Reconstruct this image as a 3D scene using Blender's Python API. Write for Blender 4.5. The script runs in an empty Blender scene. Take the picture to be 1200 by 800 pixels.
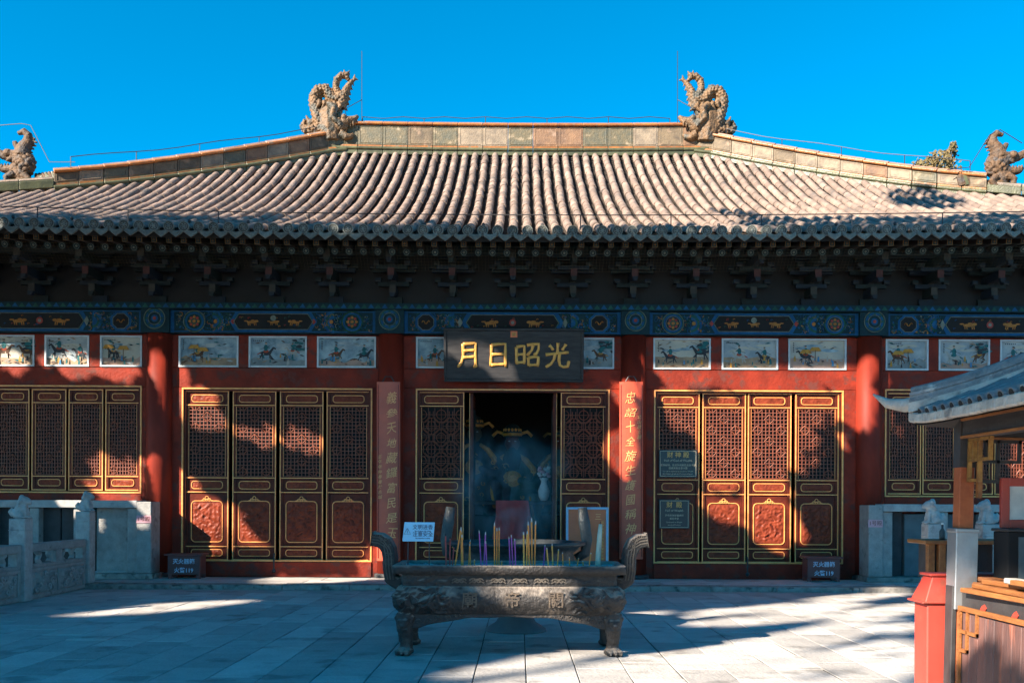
import bpy, bmesh, math, random
import numpy as np
from mathutils import Vector, Matrix, noise as mnoise, Euler

random.seed(7)
scene = bpy.context.scene
COL = scene.collection
R = math.radians

# ------------------------------------------------------------------ camera
FPX = 1200 * 35 / 36.0
TH = R(0.27)
cd = bpy.data.cameras.new('camera')
cam = bpy.data.objects.new('camera', cd)
COL.objects.link(cam)
cd.sensor_width = 36
cd.lens = 35
cd.shift_x = -8 / 1200
cd.shift_y = 190 / 1200
cd.clip_start = 0.05
cd.clip_end = 2000
CAMH = 1.4
cam.location = (0, 0, CAMH)
cam.rotation_euler = (R(90), 0, 0)
cam.matrix_world = Matrix.Translation((0, 0, CAMH)) @ Matrix.Rotation(R(90), 4, 'X') @ Matrix.Rotation(TH, 4, 'Z')
scene.camera = cam

# ------------------------------------------------------------------ sky and sun
SUN_EL, SUN_AZ = 30.0, 50.0            # light travels towards +Y and +X (azimuth from +Y)
SUND = Vector((math.sin(R(SUN_AZ)) * math.cos(R(SUN_EL)), math.cos(R(SUN_AZ)) * math.cos(R(SUN_EL)), -math.sin(R(SUN_EL))))
w = bpy.data.worlds.new('World')
scene.world = w
w.use_nodes = True
nt = w.node_tree
for n in list(nt.nodes):
    nt.nodes.remove(n)
sky = nt.nodes.new('ShaderNodeTexSky')
sky.sky_type = 'NISHITA'
sky.sun_disc = False
sky.sun_elevation = R(SUN_EL)
sky.sun_rotation = R(180 + SUN_AZ)
sky.altitude = 3000
sky.air_density = 1.0
sky.dust_density = 0.05
sky.ozone_density = 3.0
hs = nt.nodes.new('ShaderNodeHueSaturation')
hs.inputs['Saturation'].default_value = 1.50
hs.inputs['Hue'].default_value = 0.482
hs.inputs['Value'].default_value = 1.0
bg = nt.nodes.new('ShaderNodeBackground')
bg.inputs['Strength'].default_value = 0.085
wo = nt.nodes.new('ShaderNodeOutputWorld')
nt.links.new(sky.outputs[0], hs.inputs['Color'])
nt.links.new(hs.outputs[0], bg.inputs[0])
nt.links.new(bg.outputs[0], wo.inputs[0])
sd = bpy.data.lights.new('sun', 'SUN')
sun = bpy.data.objects.new('sun', sd)
COL.objects.link(sun)
sd.energy = 5.0
sd.angle = R(0.45)
sd.color = (1.0, 0.87, 0.72)
sun.rotation_euler = SUND.to_track_quat('-Z', 'Y').to_euler()
sun.location = (-20, -25, 30)
scene.view_settings.view_transform = 'Standard'
scene.view_settings.look = 'None'
scene.view_settings.exposure = 1.75
scene.view_settings.gamma = 1
scene.cycles.use_adaptive_sampling = True
scene.cycles.adaptive_threshold = 0.025
scene.cycles.max_bounces = 6
scene.cycles.diffuse_bounces = 4
scene.cycles.use_denoising = True

# ------------------------------------------------------------------ picture -> place
CX, CY = 608.0, 590.0
def unroll(px, py):
    dx, dy = px - CX, py - CY
    return dx + dy * TH, dy - dx * TH
def P(px, py, D):
    dx, dy = unroll(px, py)
    return Vector((dx * D / FPX, D, CAMH - dy * D / FPX))
def proj(p):
    dx, dy = p[0] / p[1] * FPX, -(p[2] - CAMH) / p[1] * FPX
    return CX + dx - dy * TH, CY + dy + dx * TH
WY = 17.75                     # the hall's front wall stands this far from the camera
S = WY / FPX                   # metres per photo pixel there
def XP(px): return (px - 608.2) * S
def VZ(py): return CAMH + (588.7 - py) * S
PLZ = 0.082                    # top of the stone terrace

# ------------------------------------------------------------------ materials
MATS = {}
def mat(name, c1, c2=None, scale=4.0, rough=0.7, bump=0.0, bscale=30.0, metal=0.0, island=0.0, objr=0.0, spots=None, sscale=8.0, sthr=0.55, contrast=0.35, bdist=0.02, stretch=None, dust=None):
    if name in MATS: return MATS[name]
    m = bpy.data.materials.new(name)
    m.use_nodes = True
    t = m.node_tree
    N, L = t.nodes, t.links
    b = N['Principled BSDF']
    b.inputs['Roughness'].default_value = rough
    b.inputs['Metallic'].default_value = metal
    if 'lacquer' in name or 'paint' in name: b.inputs['Specular IOR Level'].default_value = .18
    geo = N.new('ShaderNodeNewGeometry')
    vec = geo.outputs['Position']
    if stretch:
        mp = N.new('ShaderNodeMapping')
        mp.inputs['Scale'].default_value = stretch
        L.new(vec, mp.inputs['Vector'])
        vec = mp.outputs[0]
    nz = N.new('ShaderNodeTexNoise')
    nz.inputs['Scale'].default_value = scale
    nz.inputs['Detail'].default_value = 6
    nz.inputs['Roughness'].default_value = 0.65
    L.new(vec, nz.inputs['Vector'])
    if c2 is None: c2 = tuple(x * 0.7 for x in c1)
    rmp = N.new('ShaderNodeValToRGB')
    rmp.color_ramp.elements[0].position = 0.5 - contrast / 2
    rmp.color_ramp.elements[1].position = 0.5 + contrast / 2
    rmp.color_ramp.elements[0].color = (*c2, 1)
    rmp.color_ramp.elements[1].color = (*c1, 1)
    L.new(nz.outputs['Fac'], rmp.inputs[0])
    col = rmp.outputs[0]
    if spots:
        n2 = N.new('ShaderNodeTexNoise')
        n2.inputs['Scale'].default_value = sscale
        n2.inputs['Detail'].default_value = 5
        L.new(vec, n2.inputs['Vector'])
        r2 = N.new('ShaderNodeValToRGB')
        r2.color_ramp.elements[0].position = sthr
        r2.color_ramp.elements[1].position = sthr + 0.1
        L.new(n2.outputs['Fac'], r2.inputs[0])
        mx = N.new('ShaderNodeMix')
        mx.data_type = 'RGBA'
        L.new(r2.outputs[0], mx.inputs['Factor'])
        L.new(col, mx.inputs['A'])
        mx.inputs['B'].default_value = (*spots, 1)
        col = mx.outputs['Result']
    if dust:                    # pale ash and dust settled on whatever faces up
        sx = N.new('ShaderNodeSeparateXYZ')
        L.new(geo.outputs['Normal'], sx.inputs[0])
        n4 = N.new('ShaderNodeTexNoise')
        n4.inputs['Scale'].default_value = 7
        n4.inputs['Detail'].default_value = 5
        L.new(vec, n4.inputs['Vector'])
        ad = N.new('ShaderNodeMath')
        ad.operation = 'MULTIPLY_ADD'
        L.new(n4.outputs['Fac'], ad.inputs[0])
        ad.inputs[1].default_value = 1.3
        L.new(sx.outputs['Z'], ad.inputs[2])
        r4 = N.new('ShaderNodeMapRange')
        r4.inputs['From Min'].default_value = .95
        r4.inputs['From Max'].default_value = 1.42
        L.new(ad.outputs[0], r4.inputs[0])
        m4 = N.new('ShaderNodeMix')
        m4.data_type = 'RGBA'
        L.new(r4.outputs[0], m4.inputs['Factor'])
        L.new(col, m4.inputs['A'])
        m4.inputs['B'].default_value = (*dust, 1)
        col = m4.outputs['Result']
    for amt, src in ((island, 'i'), (objr, 'o')):
        if amt:
            h = N.new('ShaderNodeHueSaturation')
            mr = N.new('ShaderNodeMapRange')
            mr.inputs['To Min'].default_value = 1 - amt
            mr.inputs['To Max'].default_value = 1 + amt
            if src == 'i': L.new(geo.outputs['Random Per Island'], mr.inputs[0])
            else:
                oi = N.new('ShaderNodeObjectInfo')
                L.new(oi.outputs['Random'], mr.inputs[0])
            L.new(mr.outputs[0], h.inputs['Value'])
            L.new(col, h.inputs['Color'])
            col = h.outputs[0]
    L.new(col, b.inputs['Base Color'])
    if bump:
        n3 = N.new('ShaderNodeTexNoise')
        n3.inputs['Scale'].default_value = bscale
        n3.inputs['Detail'].default_value = 6
        L.new(vec, n3.inputs['Vector'])
        bp = N.new('ShaderNodeBump')
        bp.inputs['Strength'].default_value = bump
        bp.inputs['Distance'].default_value = bdist
        L.new(n3.outputs['Fac'], bp.inputs['Height'])
        L.new(bp.outputs[0], b.inputs['Normal'])
    MATS[name] = m
    return m

M_pave = mat('paving stone', (.50, .475, .445), (.39, .37, .345), 3.2, .75, .6, 25, objr=.20, spots=(.27, .255, .235), sscale=2.2, sthr=.57)
M_joint = mat('paving joint', (.10, .095, .085), (.05, .05, .045), 6, .95)
M_ground = mat('courtyard earth', (.22, .20, .18), (.15, .14, .12), .4, .95)
M_kerb = mat('kerb stone', (.34, .315, .28), (.15, .14, .125), 5, .85, .7, 20, objr=.12, spots=(.08, .08, .07), sscale=6)
M_red = mat('red lacquer', (.30, .032, .014), (.12, .016, .009), 1.6, .6, .4, 22, spots=(.13, .033, .024), sscale=6, sthr=.54)
M_redcol = mat('red column paint', (.27, .029, .014), (.12, .015, .009), 2.2, .55, .1, 8, stretch=(1, 1, .3))
M_wood = mat('door lacquer', (.13, .021, .009), (.06, .010, .005), 4, .42, .2, 30)
M_lat = mat('lattice wood', (.24, .068, .034), (.15, .04, .022), 6, .5)
M_carve = mat('carved lacquer', (.25, .045, .018), (.12, .02, .009), 9, .4, .3, 60)
M_gold = mat('gilt line', (.95, .40, .12), (.72, .27, .07), 12, .42)
M_goldd = mat('old gilt', (.50, .25, .06), (.22, .09, .03), 18, .45, metal=.35)
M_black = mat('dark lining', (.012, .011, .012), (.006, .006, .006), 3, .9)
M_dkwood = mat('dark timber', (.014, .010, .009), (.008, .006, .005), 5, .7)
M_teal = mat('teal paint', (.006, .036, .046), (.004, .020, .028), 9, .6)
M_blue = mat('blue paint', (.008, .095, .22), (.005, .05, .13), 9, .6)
M_green = mat('green paint', (.02, .10, .075), (.010, .05, .04), 9, .6)
M_pale = mat('pale outline paint', (.20, .22, .18), (.10, .12, .10), 12, .6)
M_paintgold = mat('painted gold', (.42, .18, .04), (.25, .09, .02), 12, .5)
M_paintred = mat('painted red', (.35, .06, .04), (.2, .03, .03), 12, .5)
M_white = mat('white paint', (.62, .62, .60), (.45, .46, .46), 8, .6)
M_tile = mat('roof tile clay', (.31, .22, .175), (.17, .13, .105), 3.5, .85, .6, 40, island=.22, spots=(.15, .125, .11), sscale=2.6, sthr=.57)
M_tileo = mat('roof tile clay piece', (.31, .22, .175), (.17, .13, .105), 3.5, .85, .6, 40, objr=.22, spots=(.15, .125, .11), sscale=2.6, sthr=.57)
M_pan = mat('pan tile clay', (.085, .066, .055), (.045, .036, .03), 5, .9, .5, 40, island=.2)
M_eave = mat('eave tile glaze', (.21, .22, .19), (.11, .13, .12), 14, .55, .5, 50, objr=.2)
M_glz = mat('green glaze', (.10, .105, .05), (.05, .055, .03), 6, .4, .3, 30, objr=.25)
M_oglz = mat('orange glaze', (.40, .15, .035), (.22, .075, .025), 7, .4, .3, 30, objr=.12, spots=(.22, .14, .09), sscale=6)
M_rpan = mat('ridge panel clay', (.20, .145, .085), (.085, .065, .045), 5, .7, .5, 25, objr=.3, spots=(.3, .2, .13), sscale=4, sthr=.58)
M_drag = mat('dragon ceramic', (.22, .12, .05), (.075, .048, .026), 6, .6, 1.0, 26, spots=(.07, .065, .05), sscale=4, sthr=.5)
M_dragd = mat('weathered beast ceramic', (.15, .08, .035), (.045, .03, .02), 7, .7, 1.0, 26, spots=(.07, .06, .055), sscale=6, sthr=.54)
M_mort = mat('white mortar', (.52, .48, .43), (.30, .28, .25), 8, .9, .8, 25, spots=(.2, .19, .18), sscale=9, sthr=.6)
M_stone = mat('carved grey stone', (.34, .33, .31), (.22, .215, .205), 6, .8, .5, 40, spots=(.16, .155, .15), sscale=8, sthr=.6)
M_stonel = mat('pale granite', (.42, .40, .38), (.28, .27, .26), 9, .8, .4, 50, spots=(.2, .19, .19), sscale=5, sthr=.62)
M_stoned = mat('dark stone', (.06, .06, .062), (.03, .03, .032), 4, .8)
M_slate = mat('blue slate slab', (.10, .13, .14), (.07, .09, .10), 5, .7)
M_bronze = mat('old cast iron', (.032, .027, .024), (.011, .010, .010), 8, .6, .7, 45, spots=(.085, .066, .052), sscale=4.5, sthr=.6, dust=(.24, .20, .165))
M_bronzel = mat('ash dusted iron', (.15, .125, .10), (.07, .06, .05), 6, .75, .6, 45, metal=.1)
M_ash = mat('incense ash', (.50, .47, .44), (.30, .28, .27), 20, .95, .9, 60)
M_iron2 = mat('dark bronze', (.075, .085, .085), (.035, .04, .042), 7, .45, .5, 40, metal=.5)
M_sky_sign = mat('light blue sign', (.22, .55, .78), (.20, .50, .72), 3, .4)
M_navy = mat('navy lettering', (.02, .06, .16), None, 3, .5)
M_couplet = mat('vermilion board', (.58, .085, .035), (.42, .055, .024), 2.5, .38, .1, 12)
M_plaque = mat('black lacquer', (.055, .052, .052), (.024, .024, .027), 3, .45, .1, 10, stretch=(1, 1, 6))
M_goldchar = mat('gold lettering', (.80, .42, .10), (.62, .28, .06), 14, .36, metal=.2)
M_ivory = mat('ivory lettering', (.95, .46, .17), (.80, .34, .11), 9, .5)
M_infog = mat('dark green board', (.008, .022, .028), (.006, .016, .020), 3, .35)
M_cream = mat('cream lettering', (.62, .50, .34), None, 5, .5)
M_firebox = mat('maroon metal', (.17, .05, .045), (.12, .036, .034), 3, .5, .1, 20)
M_lblue = mat('pale lettering', (.52, .58, .72), None, 5, .5)
M_pink = mat('faded pink label', (.62, .32, .36), (.5, .26, .3), 10, .6)
M_orangered = mat('orange board', (.62, .13, .04), (.5, .1, .035), 3, .4)
M_bluefr = mat('pale blue frame', (.30, .50, .68), None, 3, .4)
M_binred = mat('red sheet metal', (.50, .06, .04), (.36, .045, .03), 2.5, .45, .1, 10, spots=(.30, .07, .045), sscale=9, sthr=.6)
M_kwood = mat('orange timber', (.36, .14, .04), (.20, .07, .022), 7, .5, .3, 25, objr=.12, stretch=(3, .6, 3))
M_kpost = mat('kiosk post paint', (.46, .13, .05), (.3, .08, .035), 5, .55, .2, 25)
M_kdark = mat('kiosk dark timber', (.05, .045, .045), (.028, .026, .028), 5, .6, .2, 25)
M_plank = mat('stained plank', (.17, .075, .06), (.07, .045, .045), 3.5, .6, .4, 22, objr=.2, stretch=(3, 3, .5), spots=(.30, .10, .06), sscale=3, sthr=.58)
M_zinc = mat('zinc sleeve', (.42, .43, .44), (.26, .27, .28), 3, .42, .2, 12, metal=.6)
M_wire = mat('dark wire', (.03, .03, .035), None, 3, .5)
M_leaf = mat('leaf green', (.07, .10, .030), (.035, .055, .018), 2, .6)
M_leafb = mat('dry pine needles', (.17, .115, .04), (.075, .065, .022), 2, .7, island=.3)
M_bark = mat('bark', (.10, .075, .055), (.05, .04, .03), 8, .9, .8, 15)

# ------------------------------------------------------------------ mesh helpers
class MB:
    def __init__(s):
        s.v, s.f, s.m, s.mats = [], [], [], []
    def mi(s, m):
        if m not in s.mats: s.mats.append(m)
        return s.mats.index(m)
    def add(s, vs, fs, m):
        o = len(s.v)
        k = s.mi(m)
        s.v += [tuple(v) for v in vs]
        s.f += [tuple(o + i for i in f) for f in fs]
        s.m += [k] * len(fs)
        return s
    def box(s, x0, x1, y0, y1, z0, z1, m):
        if x0 > x1: x0, x1 = x1, x0
        if y0 > y1: y0, y1 = y1, y0
        if z0 > z1: z0, z1 = z1, z0
        vs = [(x0, y0, z0), (x1, y0, z0), (x1, y1, z0), (x0, y1, z0), (x0, y0, z1), (x1, y0, z1), (x1, y1, z1), (x0, y1, z1)]
        return s.add(vs, [(0, 3, 2, 1), (4, 5, 6, 7), (0, 1, 5, 4), (1, 2, 6, 5), (2, 3, 7, 6), (3, 0, 4, 7)], m)
    def tube(s, pts, r, m, n=8, caps=True, flat=(1, 1)):
        pts = [Vector(p) for p in pts]
        k = len(pts)
        rs = r if isinstance(r, (list, tuple)) else [r] * k
        vs, fs = [], []
        up = None
        for i in range(k):
            t = (pts[min(i + 1, k - 1)] - pts[max(i - 1, 0)])
            if t.length < 1e-9: t = Vector((0, 0, 1))
            t.normalize()
            if up is None:
                up = Vector((0, 1, 0)) if abs(t.y) < .9 else Vector((1, 0, 0))
            a = (up - t * up.dot(t))
            if a.length < 1e-6: a = t.orthogonal()
            a.normalize()
            up = a
            b = t.cross(a)
            for j in range(n):
                q = 2 * math.pi * j / n
                vs.append(pts[i] + a * (math.cos(q) * rs[i] * flat[0]) + b * (math.sin(q) * rs[i] * flat[1]))
        for i in range(k - 1):
            for j in range(n):
                j2 = (j + 1) % n
                fs.append((i * n + j, i * n + j2, (i + 1) * n + j2, (i + 1) * n + j))
        if caps:
            fs.append(tuple(range(n - 1, -1, -1)))
            fs.append(tuple((k - 1) * n + j for j in range(n)))
        return s.add(vs, fs, m)
    def lathe(s, prof, cx, cy, m, n=24):
        vs, fs = [], []
        for r, z in prof:
            for j in range(n):
                q = 2 * math.pi * j / n
                vs.append((cx + r * math.cos(q), cy + r * math.sin(q), z))
        for i in range(len(prof) - 1):
            for j in range(n):
                j2 = (j + 1) % n
                fs.append((i * n + j, i * n + j2, (i + 1) * n + j2, (i + 1) * n + j))
        fs.append(tuple(range(n - 1, -1, -1)))
        fs.append(tuple((len(prof) - 1) * n + j for j in range(n)))
        return s.add(vs, fs, m)
    def prism(s, poly, y0, y1, m, back=True):           # poly in (x, z), extruded along y
        n = len(poly)
        vs = [(p[0], y0, p[1]) for p in poly] + [(p[0], y1, p[1]) for p in poly]
        fs = [tuple(range(n))]
        if back: fs.append(tuple(range(2 * n - 1, n - 1, -1)))
        for i in range(n):
            j = (i + 1) % n
            fs.append((i, i + n, j + n, j))
        return s.add(vs, fs, m)
    def flat(s, poly, y, m):                              # a flat print, facing -Y
        return s.add([(p[0], y, p[1]) for p in poly], [tuple(range(len(poly)))], m)
    def grid(s, fn, nu, nv, m):
        vs = [fn(i / nu, j / nv) for j in range(nv + 1) for i in range(nu + 1)]
        fs = [(j * (nu + 1) + i, j * (nu + 1) + i + 1, (j + 1) * (nu + 1) + i + 1, (j + 1) * (nu + 1) + i) for j in range(nv) for i in range(nu)]
        return s.add(vs, fs, m)
    def ball(s, c, r, m, n=10, k=6):
        rx, ry, rz = r if isinstance(r, (tuple, list)) else (r, r, r)
        vs, fs = [(c[0], c[1], c[2] - rz)], []
        for i in range(1, k):
            a = -math.pi / 2 + math.pi * i / k
            for j in range(n):
                q = 2 * math.pi * j / n
                vs.append((c[0] + rx * math.cos(a) * math.cos(q), c[1] + ry * math.cos(a) * math.sin(q), c[2] + rz * math.sin(a)))
        vs.append((c[0], c[1], c[2] + rz))
        top = len(vs) - 1
        for j in range(n):
            j2 = (j + 1) % n
            fs.append((0, 1 + j2, 1 + j))
            for i in range(k - 2):
                fs.append((1 + i * n + j, 1 + i * n + j2, 1 + (i + 1) * n + j2, 1 + (i + 1) * n + j))
            fs.append((1 + (k - 2) * n + j, 1 + (k - 2) * n + j2, top))
        return s.add(vs, fs, m)
    def mesh(s, name, off=(0, 0, 0), smooth=False, bevel=0.0, fix=True):
        me = bpy.data.meshes.new(name)
        ox, oy, oz = off
        me.from_pydata([(v[0] - ox, v[1] - oy, v[2] - oz) for v in s.v], [], s.f)
        for m in s.mats: me.materials.append(m)
        if len(s.mats) > 1: me.polygons.foreach_set('material_index', s.m)
        if fix or bevel:
            bm = bmesh.new()
            bm.from_mesh(me)
            if bevel:
                ed = [e for e in bm.edges if len(e.link_faces) == 2 and e.calc_face_angle(0) > .6]
                bmesh.ops.bevel(bm, geom=ed, offset=bevel, segments=1, affect='EDGES', clamp_overlap=True)
            if fix: bmesh.ops.recalc_face_normals(bm, faces=bm.faces)
            bm.to_mesh(me)
            bm.free()
        if smooth: me.polygons.foreach_set('use_smooth', [True] * len(me.polygons))
        me.update()
        return me
    def build(s, name, parent=None, smooth=False, bevel=0.0, at=None, fix=True):
        o = bpy.data.objects.new(name, None) if False else None
        wl = Vector(at) if at is not None else (wloc(parent) if parent else Vector((0, 0, 0)))
        me = s.mesh(name, wl, smooth, bevel, fix)
        return link(name, me, parent, wl)

def wloc(o):
    v = Vector((0, 0, 0))
    while o:
        v = v + o.location
        o = o.parent
    return v
def link(name, me, parent=None, at=(0, 0, 0), rot=None):
    o = bpy.data.objects.new(name, me)
    COL.objects.link(o)
    at = Vector(at)
    if parent:
        o.parent = parent
        at = at - wloc(parent)
    o.location = at
    if rot: o.rotation_euler = rot
    return o
def tag(o, label=None, cat=None, group=None, kind=None):
    if label: o['label'] = label
    if cat: o['category'] = cat
    if group: o['group'] = group
    if kind: o['kind'] = kind
    return o
def thing(name, loc, label, cat, group=None):
    return tag(link(name, None, None, loc), label, cat, group)
def copy_tree(o, dx=(0, 0, 0), parent=None, top=True):
    c = o.copy()
    COL.objects.link(c)
    c.parent = parent
    if top: c.location = Vector(o.location) + Vector(dx)
    for ch in list(o.children): copy_tree(ch, parent=c, top=False)
    return c
def n3(x, y, z): return mnoise.noise(Vector((x, y, z)))

def sculpt(parts, voxel, m, name, noise=0.0, nscale=8.0, smooth=2, off=(0, 0, 0)):
    """balls and tubes fused into one continuous surface by a voxel remesh, then roughened"""
    b = MB()
    for p in parts:
        if p[0] == 'e': b.ball(p[1], p[2], m, 14, 9)
        elif p[0] == 't': b.tube(p[1], p[2], m, 10)
        elif p[0] == 'b': b.box(*p[1], m)
    me = b.mesh(name, off)
    o = bpy.data.objects.new('tmp', me)
    COL.objects.link(o)
    md = o.modifiers.new('r', 'REMESH')
    md.mode = 'VOXEL'
    md.voxel_size = voxel
    dg = bpy.context.evaluated_depsgraph_get()
    dg.update()
    out = bpy.data.meshes.new_from_object(o.evaluated_get(dg))
    bpy.data.objects.remove(o)
    bm = bmesh.new()
    bm.from_mesh(out)
    for _ in range(smooth):
        bmesh.ops.smooth_vert(bm, verts=bm.verts, factor=.5, use_axis_x=True, use_axis_y=True, use_axis_z=True)
    bm.normal_update()
    if noise:
        for v in bm.verts:
            q = v.co * nscale
            d = mnoise.noise(q) + .6 * (1 - 2 * abs(mnoise.noise(q * 2.1 + Vector((3, 1, 7)))))
            v.co += v.normal * (noise * d)
    bm.to_mesh(out)
    bm.free()
    out.materials.clear()
    out.materials.append(m)
    out.polygons.foreach_set('use_smooth', [True] * len(out.polygons))
    out.name = name
    return out

_txt = {}
def text_mesh(body, size, m, extrude=.004, shear=0, bold=0, space=1, line=1, align='CENTER'):
    key = (body, size, m.name, extrude, shear, bold, space, line, align)
    if key in _txt: return _txt[key]
    c = bpy.data.curves.new('lettering', 'FONT')
    c.body = body
    c.size = size
    c.extrude = extrude
    c.shear = shear
    c.offset = bold
    c.space_character = space
    c.space_line = line
    c.align_x = align
    c.align_y = 'CENTER'
    c.resolution_u = 2
    o = bpy.data.objects.new('tmp', c)
    COL.objects.link(o)
    dg = bpy.context.evaluated_depsgraph_get()
    dg.update()
    me = bpy.data.meshes.new_from_object(o.evaluated_get(dg))
    bpy.data.objects.remove(o)
    bpy.data.curves.remove(c)
    me.materials.clear()
    me.materials.append(m)
    me.transform(Matrix.Rotation(R(90), 4, 'X'))
    _txt[key] = me
    return me
def text(name, body, at, size, m, parent, rot=None, **k):
    return link(name, text_mesh(body, size, m, **k), parent, at, rot)
def rrect(x0, x1, z0, z1, r, n=4):
    pts = []
    for cx, cz, a in ((x1 - r, z1 - r, 0), (x0 + r, z1 - r, 90), (x0 + r, z0 + r, 180), (x1 - r, z0 + r, 270)):
        for i in range(n + 1):
            q = R(a + 90 * i / n)
            pts.append((cx + r * math.cos(q), cz + r * math.sin(q)))
    return pts
def ring(b, pts, y, r, m, n=5):
    q = [(p[0], y, p[1]) for p in pts]
    b.tube(q + [q[0]], r, m, n, caps=False)

M_bkA = mat('eave-shade blue bracket', (.004, .014, .028), (.002, .006, .012), 7, .7)  # bracket colours darkened so they carry the deep shade under the eaves
M_bkB = mat('eave-shade green bracket', (.004, .014, .013), (.002, .006, .006), 7, .7)
M_bkP = mat('eave-shade bracket edge', (.05, .042, .03), (.015, .014, .012), 7, .7)
M_bkR = mat('eave-shade red bracket', (.09, .022, .018), (.05, .012, .01), 7, .7)

M_rpans = [M_rpan, mat('ridge panel terracotta', (.25, .14, .075), (.12, .07, .045), 5, .7, .5, 25, spots=(.3, .2, .14), sscale=4, sthr=.6), mat('ridge panel green grey', (.15, .115, .06), (.07, .075, .055), 5, .6, .5, 25, spots=(.3, .24, .16), sscale=5, sthr=.6),
           mat('ridge panel bare', (.30, .235, .165), (.15, .12, .09), 5, .8, .5, 25, spots=(.16, .13, .1), sscale=4, sthr=.58)]
M_dimgold = mat('dim gold paint', (.22, .11, .03), (.09, .05, .02), 12, .6)
# ================================================================== THE SETTING
b = MB()
b.grid(lambda u, v: (-300 + 600 * u, -300 + 600 * v, -0.03), 6, 6, M_ground)
tag(b.build('ground', fix=False), kind='structure')
b = MB()
b.box(-13, 13, -8, 16.04, -.028, -.012, M_joint)
court = tag(b.build('courtyard_paving'), kind='structure')
TW, TL = .424, .82
rng = random.Random(3)
pav = []
for c in range(-30, 31):
    off = (c % 2) * .5 * TL + rng.uniform(-.06, .06)
    for r in range(-9, 21):
        xc = .066 + (c + .5) * TW
        y0 = -1 + off + r * TL
        y1 = min(y0 + TL, 16.02)
        if y1 - y0 < .1 or y0 < -8: continue
        pav.append((xc, (y0 + y1) / 2, y1 - y0))
def paving_mesh(lx, ly, k):
    b = MB()
    g = .0045
    b.box(-lx / 2 + g, lx / 2 - g, -ly / 2 + g, ly / 2 - g, -.011, 0, M_pave)
    return b.mesh('paving_stone', bevel=.004)
full = paving_mesh(TW, TL, 0)
def seen(x, y, m=.4):
    return y > 7.3 and abs(x / y) < .53 + m / y
vis = [p for p in pav if seen(p[0], p[1])]
vis.sort(key=lambda p: p[1])
near = set(vis[:300])
rest = MB()
for p in pav:
    z = rng.uniform(-.0035, .0025)
    rot = (rng.uniform(-.004, .004), rng.uniform(-.006, .006), 0)
    if p in near:
        me = full if abs(p[2] - TL) < .01 else paving_mesh(TW, p[2], 1)
        link('paving_stone', me, court, (p[0], p[1], z), rot)
    else:
        g = .0045
        rest.box(p[0] - TW / 2 + g, p[0] + TW / 2 - g, p[1] - p[2] / 2 + g, p[1] + p[2] / 2 - g, -.011, z, M_pave)
tag(rest.build('further_paving', court), kind='stuff')

b = MB()
b.box(-13, 13, 16.30, 21, -.02, PLZ - .012, M_joint)
terr = tag(b.build('stone_terrace'), kind='structure')
x = -12.9
rng = random.Random(11)
while x < 12.6:
    l = rng.uniform(.85, 1.35)
    b = MB()
    b.box(x + .004, x + l - .004, 16.02 + rng.uniform(0, .02), 16.38, -.02, PLZ + rng.uniform(-.006, .004), M_kerb)
    b.build('kerb_stone', terr, bevel=.012, at=(x + l / 2, 16.2, 0))
    x += l
for row, (y0, y1) in enumerate(((16.385, 17.0), (17.005, 17.62))):
    x = -12.9 + row * .4
    while x < 12.6:
        l = rng.uniform(.7, 1.1)
        b = MB()
        b.box(x + .004, x + l - .004, y0, y1, PLZ - .03, PLZ + rng.uniform(-.003, .003), M_pave)
        b.build('terrace_slab', terr, bevel=.004, at=(x + l / 2, (y0 + y1) / 2, PLZ))
        x += l

# ================================================================== THE HALL
hall = thing('temple_hall', (0, WY, PLZ), 'long red temple hall with grey tiled hipped roof and gilt lattice doors', 'temple')
COLX = [-14.65, -10.53, -6.41, -2.285, 2.035, 6.23, 10.36, 14.5]
BEAM0, BEAM1 = VZ(392), VZ(366)        # painted tie beam
Z_TRANS0, Z_TRANS1 = VZ(454.5), VZ(433)  # rail between doors and pictures
# columns
def column_mesh():
    b = MB()
    b.lathe([(.285, 0), (.29, .05), (.27, .07), (.24, .075)], 0, 0, M_stoned, 20)
    b.lathe([(.235, .076), (.23, 2.5), (.222, BEAM0 - PLZ + .02)], 0, 0, M_redcol, 24)
    return b.mesh('column', smooth=False)
cm = column_mesh()
for p in cm.polygons: p.use_smooth = abs(p.normal.z) < .5
for x in COLX:
    link('column', cm, hall, (x, WY, PLZ))
# column heads with a painted roundel
def colhead():
    b = MB()
    z0, z1 = BEAM0 - .01, VZ(361)
    b.box(-.25, .25, -.26, .2, z0, z1, M_teal)
    zc = (z0 + z1) / 2
    for r, m, k in ((.185, M_green, 1), (.16, M_blue, 2), (.105, M_teal, 3), (.06, M_blue, 4), (.03, M_paintred, 5)):
        b.flat([(r * math.cos(q * math.pi / 10), zc + r * math.sin(q * math.pi / 10)) for q in range(20)], -.26 - .004 * k, m)
    for r in (.185, .11):
        ring(b, [(r * math.cos(q * math.pi / 10), zc + r * math.sin(q * math.pi / 10)) for q in range(20)], -.282, .006, M_pale, 4)
    for q in range(8):
        a = q * math.pi / 4
        b.flat([(.13 * math.cos(a + e) * k, zc + .13 * math.sin(a + e) * k) for e, k in ((-.2, 1), (0, .8), (.2, 1), (0, 1.2))], -.285, M_green)
    return b.mesh('column_head')
ch = colhead()
for x in COLX: link('column_head', ch, hall, (x, WY, 0))

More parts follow.
